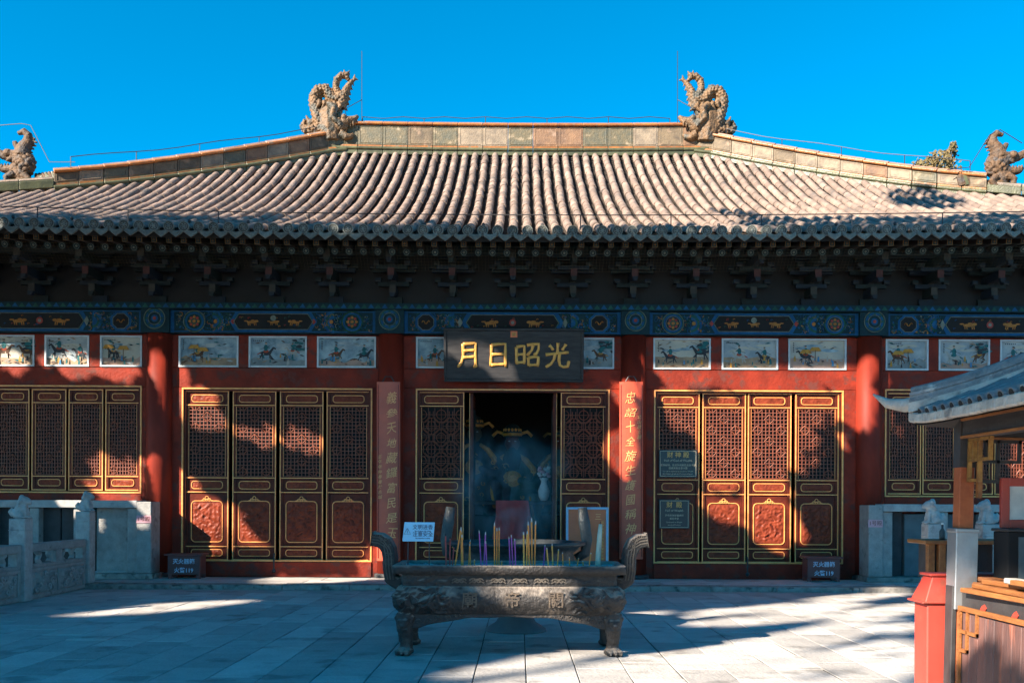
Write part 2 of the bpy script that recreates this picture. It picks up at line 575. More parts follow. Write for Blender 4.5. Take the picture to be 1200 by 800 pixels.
# painted tie beams between the columns
def painted_beam(x0, x1, kind, seed):
    rg = random.Random(seed)
    b = MB()
    yF = WY - .17
    z0, z1 = BEAM0, BEAM1
    b.box(x0, x1, yF, WY + .15, z0, z1, M_teal)
    h = z1 - z0
    zc = (z0 + z1) / 2
    L_ = x1 - x0
    y = yF
    def disc(cx, r, m, k, n=18, a0=0, a1=2 * math.pi, cz=None):
        cz = zc if cz is None else cz
        if a1 - a0 > 6.2:
            b.flat([(cx + r * math.cos(a0 + (a1 - a0) * q / n), cz + r * math.sin(a0 + (a1 - a0) * q / n)) for q in range(n)], y - .0035 * k, m)
        else:
            b.flat([(cx, cz)] + [(cx + r * math.cos(a0 + (a1 - a0) * q / n), cz + r * math.sin(a0 + (a1 - a0) * q / n)) for q in range(n + 1)], y - .0035 * k, m)
    def rnd(cx, r, k=6):
        ring(b, [(cx + r * math.cos(q * math.pi / 10), zc + r * math.sin(q * math.pi / 10)) for q in range(20)], y - .0035 * k - .002, .006, M_pale if rg.random() < .7 else M_green, 4)
    b.box(x0, x0 + .06, y - .006, y, z0, z1, M_blue)
    b.box(x1 - .06, x1, y - .006, y, z0, z1, M_blue)
    b.box(x0 + .06, x1 - .06, y - .006, y, z1 - .03, z1 - .012, M_blue)
    b.box(x0 + .06, x1 - .06, y - .006, y, z0 + .012, z0 + .03, M_blue)
    cw = L_ * (.185 if kind == 'a' else .21)
    xm = (x0 + x1) / 2
    # field of little scrolls, blue, green and gold
    for _ in range(int(L_ * 170)):
        px_, pz_ = rg.uniform(x0 + .1, x1 - .1), rg.uniform(z0 + .05, z1 - .05)
        if abs(px_ - xm) < cw + .08: continue
        r = rg.uniform(.012, .034)
        m = rg.choice([M_blue, M_green, M_green, M_blue, M_pale, M_paintgold])
        a0 = rg.uniform(0, 6.28)
        if rg.random() < .5:
            b.tube([(px_ + r * 1.2 * math.cos(a0 + q * .6), y - .004, pz_ + r * 1.2 * math.sin(a0 + q * .6)) for q in range(7)], .0045, m, 4)
        else:
            b.flat([(px_ + r * math.cos(a0 + q * 1.57) * (1 if q % 2 else .5), pz_ + r * math.sin(a0 + q * 1.57) * (1 if q % 2 else .5)) for q in range(4)], y - .0035, m)
    # cartouche with gilt beasts
    pts = [(xm - cw - .1, zc), (xm - cw, z0 + .03), (xm + cw, z0 + .03), (xm + cw + .1, zc), (xm + cw, z1 - .03), (xm - cw, z1 - .03)]
    b.flat(pts, y - .008, M_blue)
    def shr(k): return [(xm + (p[0] - xm) * (1 - k * .5), zc + (p[1] - zc) * (1 - k)) for p in pts]
    b.flat(shr(.16), y - .011, M_green)
    b.flat(shr(.22), y - .014, M_black)
    ring(b, shr(.19), y - .015, .006, M_pale, 4)
    def beast(cx, s_, flip):
        f = -1 if flip else 1
        for dx, dz, rx, rz in ((0, .01, .11, .032), (.13, .035, .05, .03), (-.13, .04, .05, .016), (.04, .05, .05, .02)):
            b.flat([(cx + f * s_ * (dx + rx * math.cos(q * .524)), zc - .02 + s_ * (dz + rz * math.sin(q * .524))) for q in range(12)], y - .018 - .001 * dx, M_paintgold)
        for dx in (-.09, -.05, .06, .1):
            b.flat([(cx + f * s_ * dx, zc - .02), (cx + f * s_ * (dx + .025), zc - .02), (cx + f * s_ * (dx + .035), zc - .02 - s_ * .07), (cx + f * s_ * (dx + .015), zc - .02 - s_ * .07)], y - .020, M_paintgold)
    for _ in range(14):        # cloud curls round the beasts
        px_, pz_ = xm + rg.uniform(-cw, cw) * .92, zc + rg.choice((-1, 1)) * rg.uniform(.05, .085)
        b.tube([(px_ + (.022 - .002 * q) * math.cos(q * .8), y - .016, pz_ + (.014 - .001 * q) * math.sin(q * .8)) for q in range(7)], .0045, rg.choice((M_paintgold, M_paintred, M_blue, M_green)), 4)
    if kind == 'a':
        beast(xm - cw * .58, .72, False)
        beast(xm + cw * .58, .72, True)
        beast(xm, .6, False)
        disc(xm, .05, M_pale, 6, cz=zc + .06)
        ends = [x0 + .42, x1 - .42]
        for e, sg in zip(ends, (1, -1)):
            for r, m, k in ((.19, M_green, 2), (.165, M_blue, 3), (.12, M_teal, 4), (.09, M_green, 5)): disc(e, r, m, k)
            rnd(e, .19); rnd(e, .125)
            for q in range(8):
                a = q * math.pi / 4
                disc(e + .075 * math.cos(a), .026, M_paintred if q % 2 else M_paintgold, 7 + q * .1, 8, cz=zc + .075 * math.sin(a))
            disc(e, .03, M_paintgold, 9, 8)
            e2 = e + sg * .32
            for r, m, k in ((.20, M_blue, 1), (.155, M_green, 1.4), (.11, M_blue, 1.8), (.06, M_teal, 2.2)):
                disc(e2, r, m, k, 14, -math.pi / 2 if sg > 0 else math.pi / 2, math.pi / 2 if sg > 0 else 3 * math.pi / 2)
            disc(e2 + sg * .05, .035, M_paintgold, 3, 8)
            e3 = e2 + sg * .36
            b.flat([(e3 - .04, zc), (e3, zc - .05), (e3 + .04, zc), (e3, zc + .05)], y - .012, M_paintred)
    else:
        beast(xm - cw * .5, .85, False)
        beast(xm + cw * .5, .85, True)
        disc(xm, .06, M_paintred, 6)
        disc(xm, .03, M_pale, 7)
        for e, sg in ((x0 + .38, 1), (x1 - .38, -1)):
            oc = [(e + .2 * math.cos(R(22.5 + 45 * q)), zc + .19 * math.sin(R(22.5 + 45 * q))) for q in range(8)]
            b.flat(oc, y - .008, M_blue)
            b.flat([(e + (p[0] - e) * .72, zc + (p[1] - zc) * .72) for p in oc], y - .012, M_black)
            ring(b, [(e + (p[0] - e) * .75, zc + (p[1] - zc) * .75) for p in oc], y - .013, .006, M_pale, 4)
            b.tube([(e - .07 + .02 * q, y - .014, zc + .03 * math.sin(q * 1.3)) for q in range(8)], .009, M_paintgold, 4)
            e2 = e + sg * .5
            for r, m, k in ((.17, M_blue, 1), (.12, M_green, 1.5), (.08, M_blue, 2)):
                disc(e2, r, m, k, 14, math.pi / 2 if sg > 0 else -math.pi / 2, 3 * math.pi / 2 if sg > 0 else math.pi / 2)
            b.flat([(e2 + sg * .1, zc - .09), (e2 + sg * .15, zc), (e2 + sg * .1, zc + .09), (e2 + sg * .06, zc)], y - .012, M_pale)
    return b.build('painted_beam', hall, fix=True)
for i in range(7):
    painted_beam(COLX[i] + .25, COLX[i + 1] - .25, 'a' if i in (2, 4) else 'b', 20 + i)
# plate above the beams, with a wave border
b = MB()
zp0, zp1 = BEAM1 + .004, VZ(358.5)
b.box(-15, 14.9, WY - .30, WY + .2, zp0, zp1, M_teal)
x = -14.9
k = 0
while x < 14.8:
    b.flat([(x, zp0 + .02), (x + .11, zp0 + .02), (x + .055, zp1 - .015)], WY - .304, M_green if k % 2 else M_blue)
    x += .12
    k += 1
b.build('plate_beam', hall)

# ---------------------------------------------------------------- walls, pictures
LEFTB, CENB, RIGB = (213, 436), (487, 714), (766, 988)
def wallbox(name, x0, x1, z0, z1, m=None, y0=WY, y1=WY + .16, bevel=.006):
    b = MB()
    b.box(x0, x1, y0, y1, z0, z1, m or M_red)
    return b.build(name, hall, bevel=bevel)

def horse(b, cx, cz, s, f, m, m2, y):
    """a small painted horse and rider, built of flat brush marks"""
    def el(dx, dz, rx, rz, mm, k, rot=0):
        pts = []
        for q in range(12):
            a = q * math.pi / 6
            u, v = rx * math.cos(a), rz * math.sin(a)
            pts.append((cx + f * s * (dx + u * math.cos(rot) - v * math.sin(rot)), cz + s * (dz + u * math.sin(rot) + v * math.cos(rot))))
        b.flat(pts, y - .0004 * k, mm)
    def ln(p, q, wd, mm, k):
        d = Vector((q[0] - p[0], q[1] - p[1]))
        nn = Vector((-d.y, d.x)).normalized() * wd
        b.flat([(cx + f * s * (a[0] + sg * nn.x), cz + s * (a[1] + sg * nn.y)) for a, sg in ((p, 1), (q, .5), (q, -.5), (p, -1))], y - .0004 * k, mm)
    ln((-.25, .3), (-.42, -.02), .05, m, 1)
    ln((-.2, .3), (-.22, -.05), .05, m, 2)
    ln((.22, .3), (.42, .08), .05, m, 3)
    ln((.25, .3), (.28, -.03), .045, m, 4)
    ln((-.3, .42), (-.55, .3), .05, m2, 5)
    el(0, .38, .36, .15, m, 6)
    ln((.26, .42), (.48, .72), .10, m, 7)
    el(.55, .7, .13, .055, m, 8, -.5)
    el(.02, .5, .17, .10, m2, 9)
    el(0, .72, .13, .22, M_pt[1], 10)
    el(.02, 1.0, .065, .075, M_pt[5], 11)
    el(.02, 1.06, .08, .035, M_pt[0], 12)
    ln((-.4, .6), (.6, 1.0), .012, M_pt[0], 13)
    ln((.05, .8), (.25, .7), .05, M_pt[1], 14)
M_pt = [mat('ink black', (.025, .03, .04), None, 20, .7), mat('painted teal', (.03, .16, .17), (.02, .09, .1), 20, .7), mat('painted ochre', (.50, .27, .06), (.4, .18, .04), 20, .7),
        mat('painted umber', (.14, .075, .05), (.08, .045, .03), 20, .7), mat('painted vermilion', (.42, .08, .04), None, 20, .7), mat('painted flesh', (.50, .34, .24), None, 20, .7),
        mat('painted azure', (.08, .25, .42), (.05, .16, .3), 20, .7), mat('painted bone', (.40, .39, .35), None, 20, .7)]
M_cv = [mat('picture ground blue', (.33, .42, .45), (.10, .17, .22), 5.0, .55, contrast=.3), mat('picture ground grey', (.40, .41, .40), (.20, .25, .28), 3.2, .55, contrast=.25),
        mat('picture ground buff', (.50, .44, .34), (.36, .34, .30), 3.2, .55, contrast=.25)]
M_gd = [mat('picture earth brown', (.40, .26, .15), (.22, .15, .10), 6, .6), mat('picture earth grey', (.26, .28, .27), (.14, .17, .18), 6, .6), mat('picture earth rose', (.48, .28, .2), (.3, .2, .16), 6, .6)]
M_pfr = mat('picture frame white', (.55, .58, .60), (.42, .45, .48), 8, .5)
def picture(px0, px1, seed, style):
    rg = random.Random(seed)
    x0, x1 = XP(px0), XP(px1)
    z0, z1 = VZ(430.5), VZ(394)
    y = WY + .03
    w_, h_ = x1 - x0, z1 - z0
    fr = MB()
    t = .03
    for a in ((x0, x1, z0, z0 + t), (x0, x1, z1 - t, z1), (x0, x0 + t, z0 + t, z1 - t), (x1 - t, x1, z0 + t, z1 - t)):
        fr.box(a[0], a[1], y - .05, y + .05, a[2], a[3], M_pfr)
    fro = fr.build('picture_frame', hall, at=((x0 + x1) / 2, WY, z0))
    b = MB()
    i0, i1, j0, j1 = x0 + t, x1 - t, z0 + t, z1 - t
    b.box(i0, i1, y, y + .02, j0, j1, M_cv[style % 3])
    yy = y - .001
    gh = rg.uniform(.18, .4)
    top = [(i0 + (i1 - i0) * q / 12, j0 + h_ * (gh * .6 + .16 * n3(q * .45, seed, 0) + gh * .3)) for q in range(13)]
    b.flat([(i0, j0)] + [(i1, j0)] + top[::-1], yy, M_gd[(style + seed) % 3])
    # far hills and clouds
    for k in range(4):
        cx, cz = rg.uniform(i0 + .2, i1 - .2), rg.uniform(j0 + h_ * .55, j1 - .08)
        b.flat([(cx + .16 * math.cos(q * .524) * rg.uniform(.7, 1.2), cz + .025 * math.sin(q * .524)) for q in range(12)], yy - .0002 * (k + 1), M_cv[(style + 1) % 3])
    yy -= .0015
    nf = 1 + (seed % 3 > 0)
    for k in range(nf):
        cx = i0 + w_ * (.22 + .56 * (k + .2 * rg.random()) / max(1, nf - 1) * .9)
        m = rg.choice([M_pt[0], M_pt[3], M_pt[0], M_pt[7], M_pt[3]])
        horse(b, cx, j0 + h_ * rg.uniform(.16, .3), h_ * rg.uniform(.40, .56), rg.choice([-1, 1]), m, rg.choice([M_pt[2], M_pt[4], M_pt[1]]), yy - .007 * k)
    yy -= .03
    for k in range(6 + seed % 5):         # people on foot, banners, pine boughs
        cx, cz = rg.uniform(i0 + .06, i1 - .06), j0 + h_ * rg.uniform(.1, .36)
        s = h_ * rg.uniform(.06, .12)
        c = rg.choice([M_pt[0], M_pt[1], M_pt[6], M_pt[2], M_pt[7], M_pt[1]])
        yk = yy - .0006 * k
        b.flat([(cx - s * .35, cz - s), (cx + s * .35, cz - s), (cx + s * .2, cz + s * .5), (cx - s * .2, cz + s * .5)], yk, c)
        b.flat([(cx + s * .2 * math.cos(q * .785), cz + s * .72 + s * .2 * math.sin(q * .785)) for q in range(8)], yk - .0002, M_pt[5])
    if seed % 3 == 0:
        for k in range(2):
            cx, cz = i0 + w_ * rg.uniform(.15, .6), j0 + h_ * rg.uniform(.45, .6)
            b.flat([(cx - .11, cz - .02), (cx + .11, cz - .02), (cx + .06, cz + .05), (cx - .06, cz + .05)], yy - .01, M_pt[2])
            b.flat([(cx - .006, cz - .2), (cx + .006, cz - .2), (cx + .006, cz), (cx - .006, cz)], yy - .0104, M_pt[3])
    if seed % 3 == 1:
        for k in range(16):
            cx, cz = i0 + w_ * (.74 + .22 * rg.random()), j1 - h_ * rg.uniform(.08, .4)
            b.flat([(cx + .07 * math.cos(q * .785) * rg.uniform(.5, 1), cz + .022 * math.sin(q * .785)) for q in range(8)], yy - .01 - .0003 * k, rg.choice([M_pt[1], M_pt[0]]))
    for k in range(26):        # rocks, tufts and pine twigs in quick dark strokes
        cx, cz = rg.uniform(i0 + .03, i1 - .03), j0 + h_ * rg.choice((rg.uniform(.03, .25), rg.uniform(.05, .4), rg.uniform(.6, .9)))
        a, l = rg.uniform(-.5, .5), rg.uniform(.02, .07)
        c = rg.choice((M_gd[1], M_gd[0], M_pt[3], M_pt[1], M_pt[0], M_cv[1]))
        b.flat([(cx - l, cz - l * a), (cx, cz - l * .22), (cx + l, cz + l * a), (cx + l * .2, cz + l * .3)], yy + .012 - .0003 * k, c)
    # a column of small painted writing marks
    for k in range(6):
        cx, cz = i0 + .06 + .035 * (k if seed % 2 else 0), j1 - .05 - (0 if seed % 2 else .03 * k)
        b.flat([(cx - .008, cz - .01), (cx + .011, cz - .008), (cx + .009, cz + .009), (cx - .011, cz + .007)], yy - .018, M_pt[0])
    b.build('painted_picture', fro, at=((x0 + x1) / 2, WY, z0), fix=True)

PICS = {0: [(-300, -240), (-225, -165), (-150, -100)], 1: [(-12 - 3, 40), (52, 104), (117, 166)], 2: [(209, 279), (291, 359), (371, 440)], 3: [(487, 559), (566, 640), (648, 719)],
        4: [(765, 832), (845, 911), (923, 991)], 5: [(1037, 1087), (1099, 1159), (1171, 1231)]}
sty = {1: (2, 1, 2), 2: (0, 0, 0), 3: (0, 0, 0), 4: (2, 1, 2), 5: (1, 1, 1)}
for bay in range(7):
    cl, cr = COLX[bay] + .2, COLX[bay + 1] - .2
    pics = PICS.get(bay, [])
    # rails above and below the pictures
    wallbox('top_rail', cl, cr, VZ(393.5), BEAM0 - .003)
    wallbox('transom_rail', cl, cr, VZ(454), VZ(431))
    edges = [cl]
    if bay in (1, 2, 3, 4, 5):
        for k, (a, c) in enumerate(pics):
            picture(a, c, bay * 5 + k + 2, sty[bay][k])
            edges += [XP(a), XP(c)]
    edges.append(cr)
    for k in range(0, len(edges), 2):
        if edges[k + 1] - edges[k] > .02:
            wallbox('picture_post', edges[k] + .002, edges[k + 1] - .002, VZ(431) + .002, VZ(393.5) - .002, y0=WY - .012)
    b = MB()
    b.box(cl, cr, WY + .10, WY + .15, VZ(431), VZ(393), M_dkwood)
    b.build('picture_backing', hall)

# ---------------------------------------------------------------- door leaves
SZ = S
def lattice_square(b, x0, x1, z0, z1, m):
    nx, nz = 10, 19
    dx, dz = (x1 - x0) / nx, (z1 - z0) / nz
    w_ = .0062
    xc = (x0 + x1) / 2
    cen = []
    for j in range(-1, 8):
        zc = z1 - dz * (2.8 + 3 * j)
        if j % 2 == 0: cen.append((xc, zc))
        else: cen += [(xc - 3.2 * dx, zc), (xc + 3.2 * dx, zc)]
    def near(px_, pz_, r): return any(abs(px_ - c[0]) / dx + abs(pz_ - c[1]) / dz < r for c in cen)
    for i in range(nx + 1):
        for j in range(nz):
            x, z = x0 + i * dx, z0 + (j + .5) * dz
            if near(x, z, 1.35): continue
            b.box(x - w_, x + w_, 0.01, .03, z - dz / 2, z + dz / 2, m)
    for j in range(nz + 1):
        for i in range(nx):
            x, z = x0 + (i + .5) * dx, z0 + j * dz
            if near(x, z, 1.35): continue
            b.box(x - dx / 2, x + dx / 2, .012, .028, z - w_, z + w_, m)
    for c in cen:
        if c[1] > z1 + dz or c[1] < z0 - dz: continue
        k = 1.35
        pts = [(c[0] + k * dx, c[1]), (c[0], c[1] + k * dz), (c[0] - k * dx, c[1]), (c[0], c[1] - k * dz)]
        pts = [(min(x1, max(x0, p[0])), min(z1, max(z0, p[1]))) for p in pts]
        for q in range(4):
            p, r = pts[q], pts[(q + 1) % 4]
            b.tube([(p[0], .012, p[1]), (r[0], .012, r[1])], .0085, m, 4)
        b.box(c[0] - k * dx, c[0] + k * dx, .008, .024, max(z0, c[1] - w_), min(z1, c[1] + w_), m) if z0 < c[1] < z1 else None
        b.box(c[0] - w_, c[0] + w_, .006, .022, max(z0, c[1] - k * dz), min(z1, c[1] + k * dz), m)
def lattice_octagon(b, x0, x1, z0, z1, m):
    w_ = .008
    px_ = (x1 - x0) / 2
    for i in range(3):
        for j in range(6):
            cx, cz = x0 + px_ * i + (0 if j % 2 == 0 else -px_ / 2), z1 - (j + .6) * (z1 - z0) / 6
            if i == 0 and j % 2: continue
            for r, n in ((.155, 8), (.085, 12)):
                pts = [(cx + r * math.cos(math.pi * (2 * q + 1) / n), cz + r * math.sin(math.pi * (2 * q + 1) / n)) for q in range(n)]
                for q in range(n):
                    p, t = pts[q], pts[(q + 1) % n]
                    if all(x0 <= e[0] <= x1 and z0 <= e[1] <= z1 for e in (p, t)):
                        b.tube([(p[0], .014, p[1]), (t[0], .014, t[1])], .0075, m, 4)
            for dx_, dz_ in ((1, 0), (-1, 0), (0, 1), (0, -1)):
                p, t = (cx, cz), (cx + dx_ * .15, cz + dz_ * .15)
                t = (min(x1, max(x0, t[0])), min(z1, max(z0, t[1])))
                if x0 <= cx <= x1: b.tube([(p[0], .018, p[1]), (t[0], .018, t[1])], .006, m, 4)
    for i in range(1, 6):
        x = x0 + (x1 - x0) * i / 6
        b.box(x - w_ * .6, x + w_ * .6, .022, .034, z0, z1, m)
    for j in range(1, 10):
        z = z0 + (z1 - z0) * j / 10
        b.box(x0, x1, .024, .036, z - w_ * .6, z + w_ * .6, m)
def relief(b, x0, x1, z0, z1, y, depth, seed, m, nu, nv):
    def f(u, v):
        x, z = x0 + (x1 - x0) * u, z0 + (z1 - z0) * v
        qx, qz = (x - x0) * 13 + seed * 9, (z - z0) * 13
        wv = n3(qx * .6, qz * .6, seed) * 2.2
        s_ = math.sin((qx + wv) * 2.1 + 3 * n3(qx * .4, qz * .4, seed + 5)) * math.cos((qz - wv) * 1.7)
        s2 = 1 - abs(n3(qx * 1.1, qz * 1.1, seed + 9)) * 2.2
        e = min(u, 1 - u, v, 1 - v) * 12
        return (x, y - depth * (.5 * s_ + .6 * s2) * min(1, e), z)
    b.grid(f, nu, nv, m)
def leaf_meshes(w_, win=False, octo=False, seed=1):
    """front face at y=0 (towards -Y), origin at the leaf's bottom centre"""
    hw = w_ / 2
    if win:
        Z = lambda py: (575.0 - py) * S
        rails = [(456, 459), (470.5, 473.5), (556.5, 560), (571.5, 575)]
        lat = (473.5, 556.5)
        solids = [(459, 470.5), (560, 571.5)]
    else:
        Z = lambda py: (656.0 - py) * S
        rails = [(457, 460), (472.5, 475.5), (557.5, 561), (574.5, 577.5), (638, 641.5), (653, 656)]
        lat = (475.5, 557.5)
        solids = [(460, 472.5), (561, 574.5), (577.5, 638), (641.5, 653)]
    f = MB()
    st = .062
    ztop = Z(rails[0][0])
    f.box(-hw, -hw + st, 0, .06, 0, ztop, M_wood)
    f.box(hw - st, hw, 0, .06, 0, ztop, M_wood)
    for a, c in rails: f.box(-hw + st + .001, hw - st - .001, .003, .057, Z(c), Z(a), M_wood)
    for a, c in solids: f.box(-hw + st, hw - st, .02, .045, Z(c) + .001, Z(a) - .001, M_wood)
    frame = f.mesh('door_leaf', bevel=.005)
    g = MB()
    for sx in (-1, 1):
        g.box(sx * (hw - .004), sx * (hw - .022), -.010, .004, .002, ztop - .002, M_gold)
        g.box(sx * (hw - st + .003), sx * (hw - st - .006), .004, .014, Z(lat[1]), Z(lat[0]), M_gold)
    g.box(-hw + .023, hw - .023, -.010, .004, ztop - .022, ztop - .002, M_gold)
    g.box(-hw + .023, hw - .023, -.010, .004, .002, .02, M_gold)
    for a, c in rails[1:-1]:
        zz = (Z(a) + Z(c)) / 2
        g.box(-hw + .024, hw - .024, -.007, .004, zz - .008, zz + .008, M_gold)
    iw = hw - .115
    cv = []
    for a, c in solids:
        if c - a < 20:
            zm = (Z(a) + Z(c)) / 2
            hh = (c - a) * S * .33
            ring(g, rrect(-iw, iw, zm - hh, zm + hh, hh * .75), .012, .0085, M_gold)
            cv.append((-iw + .02, iw - .02, zm - hh + .012, zm + hh - .012, .016, .010, 34, 8))
        else:
            z0_, z1_ = Z(634.5), Z(586.5)
            ring(g, rrect(-iw, iw, z0_, z1_, .07), .012, .0095, M_gold)
            for k, (dx_, dz_, r) in enumerate(((0, .055, .030), (-.045, .022, .024), (.045, .022, .024), (0, .018, .018))):
                g.tube([(dx_ + r * math.cos(q * .7), .006 - .002 * k, z1_ + dz_ + r * math.sin(q * .7)) for q in range(10)], .007, M_gold, 5)
            g.tube([(-.11, .006, z1_ + .004), (-.07, .006, z1_ + .02), (0, .006, z1_ + .035), (.07, .006, z1_ + .02), (.11, .006, z1_ + .004)], .007, M_gold, 5)
            cv.append((-iw + .022, iw - .022, z0_ + .022, z1_ - .022, .016, .020, 40, 54))
    trim = g.mesh('gilt_trim')
    carv = []
    for k, c in enumerate(cv):
        m_ = MB()
        relief(m_, c[0], c[1], c[2], c[3], c[4], c[5], seed * 3 + k, M_carve, c[6], c[7])
        carv.append(m_.mesh('carved_panel', smooth=True))
    l = MB()
    (lattice_octagon if octo else lattice_square)(l, -hw + st + .004, hw - st - .004, Z(lat[1]) + .004, Z(lat[0]) - .004, M_lat)
    latm = l.mesh('lattice_screen', fix=False)
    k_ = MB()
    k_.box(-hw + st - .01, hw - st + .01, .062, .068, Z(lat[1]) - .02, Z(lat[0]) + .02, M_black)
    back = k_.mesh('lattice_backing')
    return frame, trim, carv, latm, back
def place_leaf(ms, name, at, rz=0):
    fr, tr, cv, lt, bk = ms
    o = link(name, fr, hall, at, (0, 0, rz))
    for nm, me in [('gilt_trim', tr), ('lattice_screen', lt), ('lattice_backing', bk)] + [('carved_panel', c) for c in cv]:
        s_ = bpy.data.objects.new(nm, me)
        COL.objects.link(s_)
        s_.parent = o
    return o
LY = WY + .045
DZ = VZ(656.5)
WLEAF = 51.5 * S
door_sets = [leaf_meshes(WLEAF, seed=k) for k in (1, 2, 3)]
oct_set = leaf_meshes(54.5 * S, octo=True, seed=5)
win_sets = [leaf_meshes(41 * S, win=True, seed=k) for k in (7, 8)]
def outer_frame(px0, px1, py_top, py_bot, bottom=True):
    g = MB()
    x0, x1, z0, z1 = XP(px0), XP(px1), VZ(py_bot), VZ(py_top)
    t = .026
    y0, y1 = WY - .018, WY + .05
    g.box(x0, x0 + t, y0, y1, z0, z1, M_gold)
    g.box(x1 - t, x1, y0, y1, z0, z1, M_gold)
    g.box(x0 + t, x1 - t, y0, y1, z1 - t, z1, M_gold)
    if bottom: g.box(x0 + t, x1 - t, y0, y1, z0, z0 + t, M_gold)
    g.build('gilt_frame', hall)
    d = MB()
    d.box(x0 + t, x0 + t + .04, WY + .012, WY + .12, z0, z1 - t, M_wood)
    d.box(x1 - t - .04, x1 - t, WY + .012, WY + .12, z0, z1 - t, M_wood)
    d.box(x0 + t + .04, x1 - t - .04, WY + .012, WY + .12, z1 - t - .03, z1 - t, M_wood)
    d.build('door_jamb', hall)
for bay, (a, c), pcs in ((2, LEFTB, (241.5, 297, 352.5, 407.5)), (4, RIGB, (794.5, 849, 902.5, 958))):
    outer_frame(a, c, 454.5, 657.5)
    for k, p in enumerate(pcs):
        place_leaf(door_sets[k % 3], 'door_leaf', (XP(p), LY + (.012 if k in (1, 2) else 0), DZ))
    wallbox('wall_panel', COLX[bay] + .18, XP(a) - .002, PLZ, VZ(454) - .003, y0=WY - .004)
    wallbox('wall_panel', XP(c) + .002, COLX[bay + 1] - .18, PLZ, VZ(454) - .003, y0=WY - .004)
    wallbox('door_sill', XP(a), XP(c), PLZ, VZ(658), y0=WY - .03, y1=WY + .2)
outer_frame(487, 714, 454.5, 672, False)
place_leaf(oct_set, 'door_leaf', (XP(516.5), LY, DZ))
place_leaf(oct_set, 'door_leaf', (XP(684), LY, DZ))
wallbox('wall_panel', COLX[3] + .18, XP(487) - .002, PLZ, VZ(454) - .003, y0=WY - .004)
wallbox('wall_panel', XP(714) + .002, COLX[4] - .18, PLZ, VZ(454) - .003, y0=WY - .004)
wallbox('door_sill', XP(487) + .03, XP(545), PLZ, DZ - .004, y0=WY - .03, y1=WY + .2)
wallbox('door_sill', XP(657), XP(714) - .03, PLZ, DZ - .004, y0=WY - .03, y1=WY + .2)
wallbox('threshold', XP(545) + .004, XP(657) - .004, PLZ, PLZ + .18, y0=WY + .02, y1=WY + .16)
# the two middle leaves stand open inwards
for sx, px_ in ((1, 546), (-1, 656)):
    place_leaf(oct_set, 'door_leaf', (XP(px_) + sx * .06, LY + .54, DZ), R(90) * -sx)
# window bays
for bay, p0, n in ((1, -53, 5), (5, 1060, 5)):
    pcs = [p0 + 43 * k + (15 if bay == 1 else 0) * 0 for k in range(n)]
    if bay == 1: pcs = [142.5 - 43.3 * k for k in range(5)][::-1]
    else: pcs = [1060 + 42.3 * k for k in range(5)]
    a, c = pcs[0] - 23.5, pcs[-1] + 23.5
    outer_frame(a, c, 452.5, 578.5)
    for k, p in enumerate(pcs):
        place_leaf(win_sets[k % 2], 'window_leaf', (XP(p), LY, VZ(575.5)))
    wallbox('wall_panel', COLX[bay] + .18, XP(a) - .002, PLZ, VZ(454) - .003, y0=WY - .004)
    wallbox('wall_panel', XP(c) + .002, COLX[bay + 1] - .18, PLZ, VZ(454) - .003, y0=WY - .004)
    wallbox('sill_wall', XP(a), XP(c), PLZ, VZ(579), y0=WY - .004, y1=WY + .2)
for bay in (0, 6):
    wallbox('wall_panel', COLX[bay] + .18, COLX[bay + 1] - .18, PLZ, VZ(454) - .003)
    wallbox('wall_panel', COLX[bay] + .18, COLX[bay + 1] - .18, VZ(431) + .002, VZ(393.5) - .002)
# body of the hall behind the front wall
b = MB()
b.box(-14.9, -14.6, WY + .25, 30.2, PLZ, 5.9, M_red)
b.build('side_wall', hall)
b = MB()
b.box(14.5, 14.8, WY + .25, 30.2, PLZ, 5.9, M_red)
b.build('side_wall', hall)
b = MB()
b.box(-14.9, 14.8, 30.25, 30.5, PLZ, 5.9, M_red)
b.build('back_wall', hall)
b = MB()
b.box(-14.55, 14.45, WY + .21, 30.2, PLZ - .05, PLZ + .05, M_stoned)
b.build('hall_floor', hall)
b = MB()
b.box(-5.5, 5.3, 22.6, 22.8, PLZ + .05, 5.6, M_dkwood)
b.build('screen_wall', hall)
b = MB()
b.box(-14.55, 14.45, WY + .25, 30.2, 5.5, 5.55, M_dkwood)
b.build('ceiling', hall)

# ---------------------------------------------------------------- eaves: brackets and rafters
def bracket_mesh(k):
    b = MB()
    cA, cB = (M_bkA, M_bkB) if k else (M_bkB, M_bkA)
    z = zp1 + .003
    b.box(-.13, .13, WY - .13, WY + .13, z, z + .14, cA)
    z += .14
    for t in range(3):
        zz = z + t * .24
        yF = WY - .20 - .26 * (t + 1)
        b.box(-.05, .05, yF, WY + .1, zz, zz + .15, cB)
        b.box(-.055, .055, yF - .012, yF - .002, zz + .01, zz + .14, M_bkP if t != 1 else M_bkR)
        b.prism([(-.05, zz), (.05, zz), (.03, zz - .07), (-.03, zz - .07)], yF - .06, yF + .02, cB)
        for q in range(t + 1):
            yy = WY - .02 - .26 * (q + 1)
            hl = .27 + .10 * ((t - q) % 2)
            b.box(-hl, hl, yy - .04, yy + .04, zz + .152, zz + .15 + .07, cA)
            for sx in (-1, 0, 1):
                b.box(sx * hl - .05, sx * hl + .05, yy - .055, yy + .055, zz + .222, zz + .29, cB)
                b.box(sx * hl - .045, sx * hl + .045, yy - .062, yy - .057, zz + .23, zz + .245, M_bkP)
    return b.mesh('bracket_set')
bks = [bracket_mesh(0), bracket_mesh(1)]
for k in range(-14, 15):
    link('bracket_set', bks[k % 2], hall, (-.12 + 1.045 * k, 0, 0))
b = MB()
b.box(-15.5, 15.3, WY - .92, WY - .78, 5.63, 5.80, M_bkB)
b.build('eave_purlin', hall)
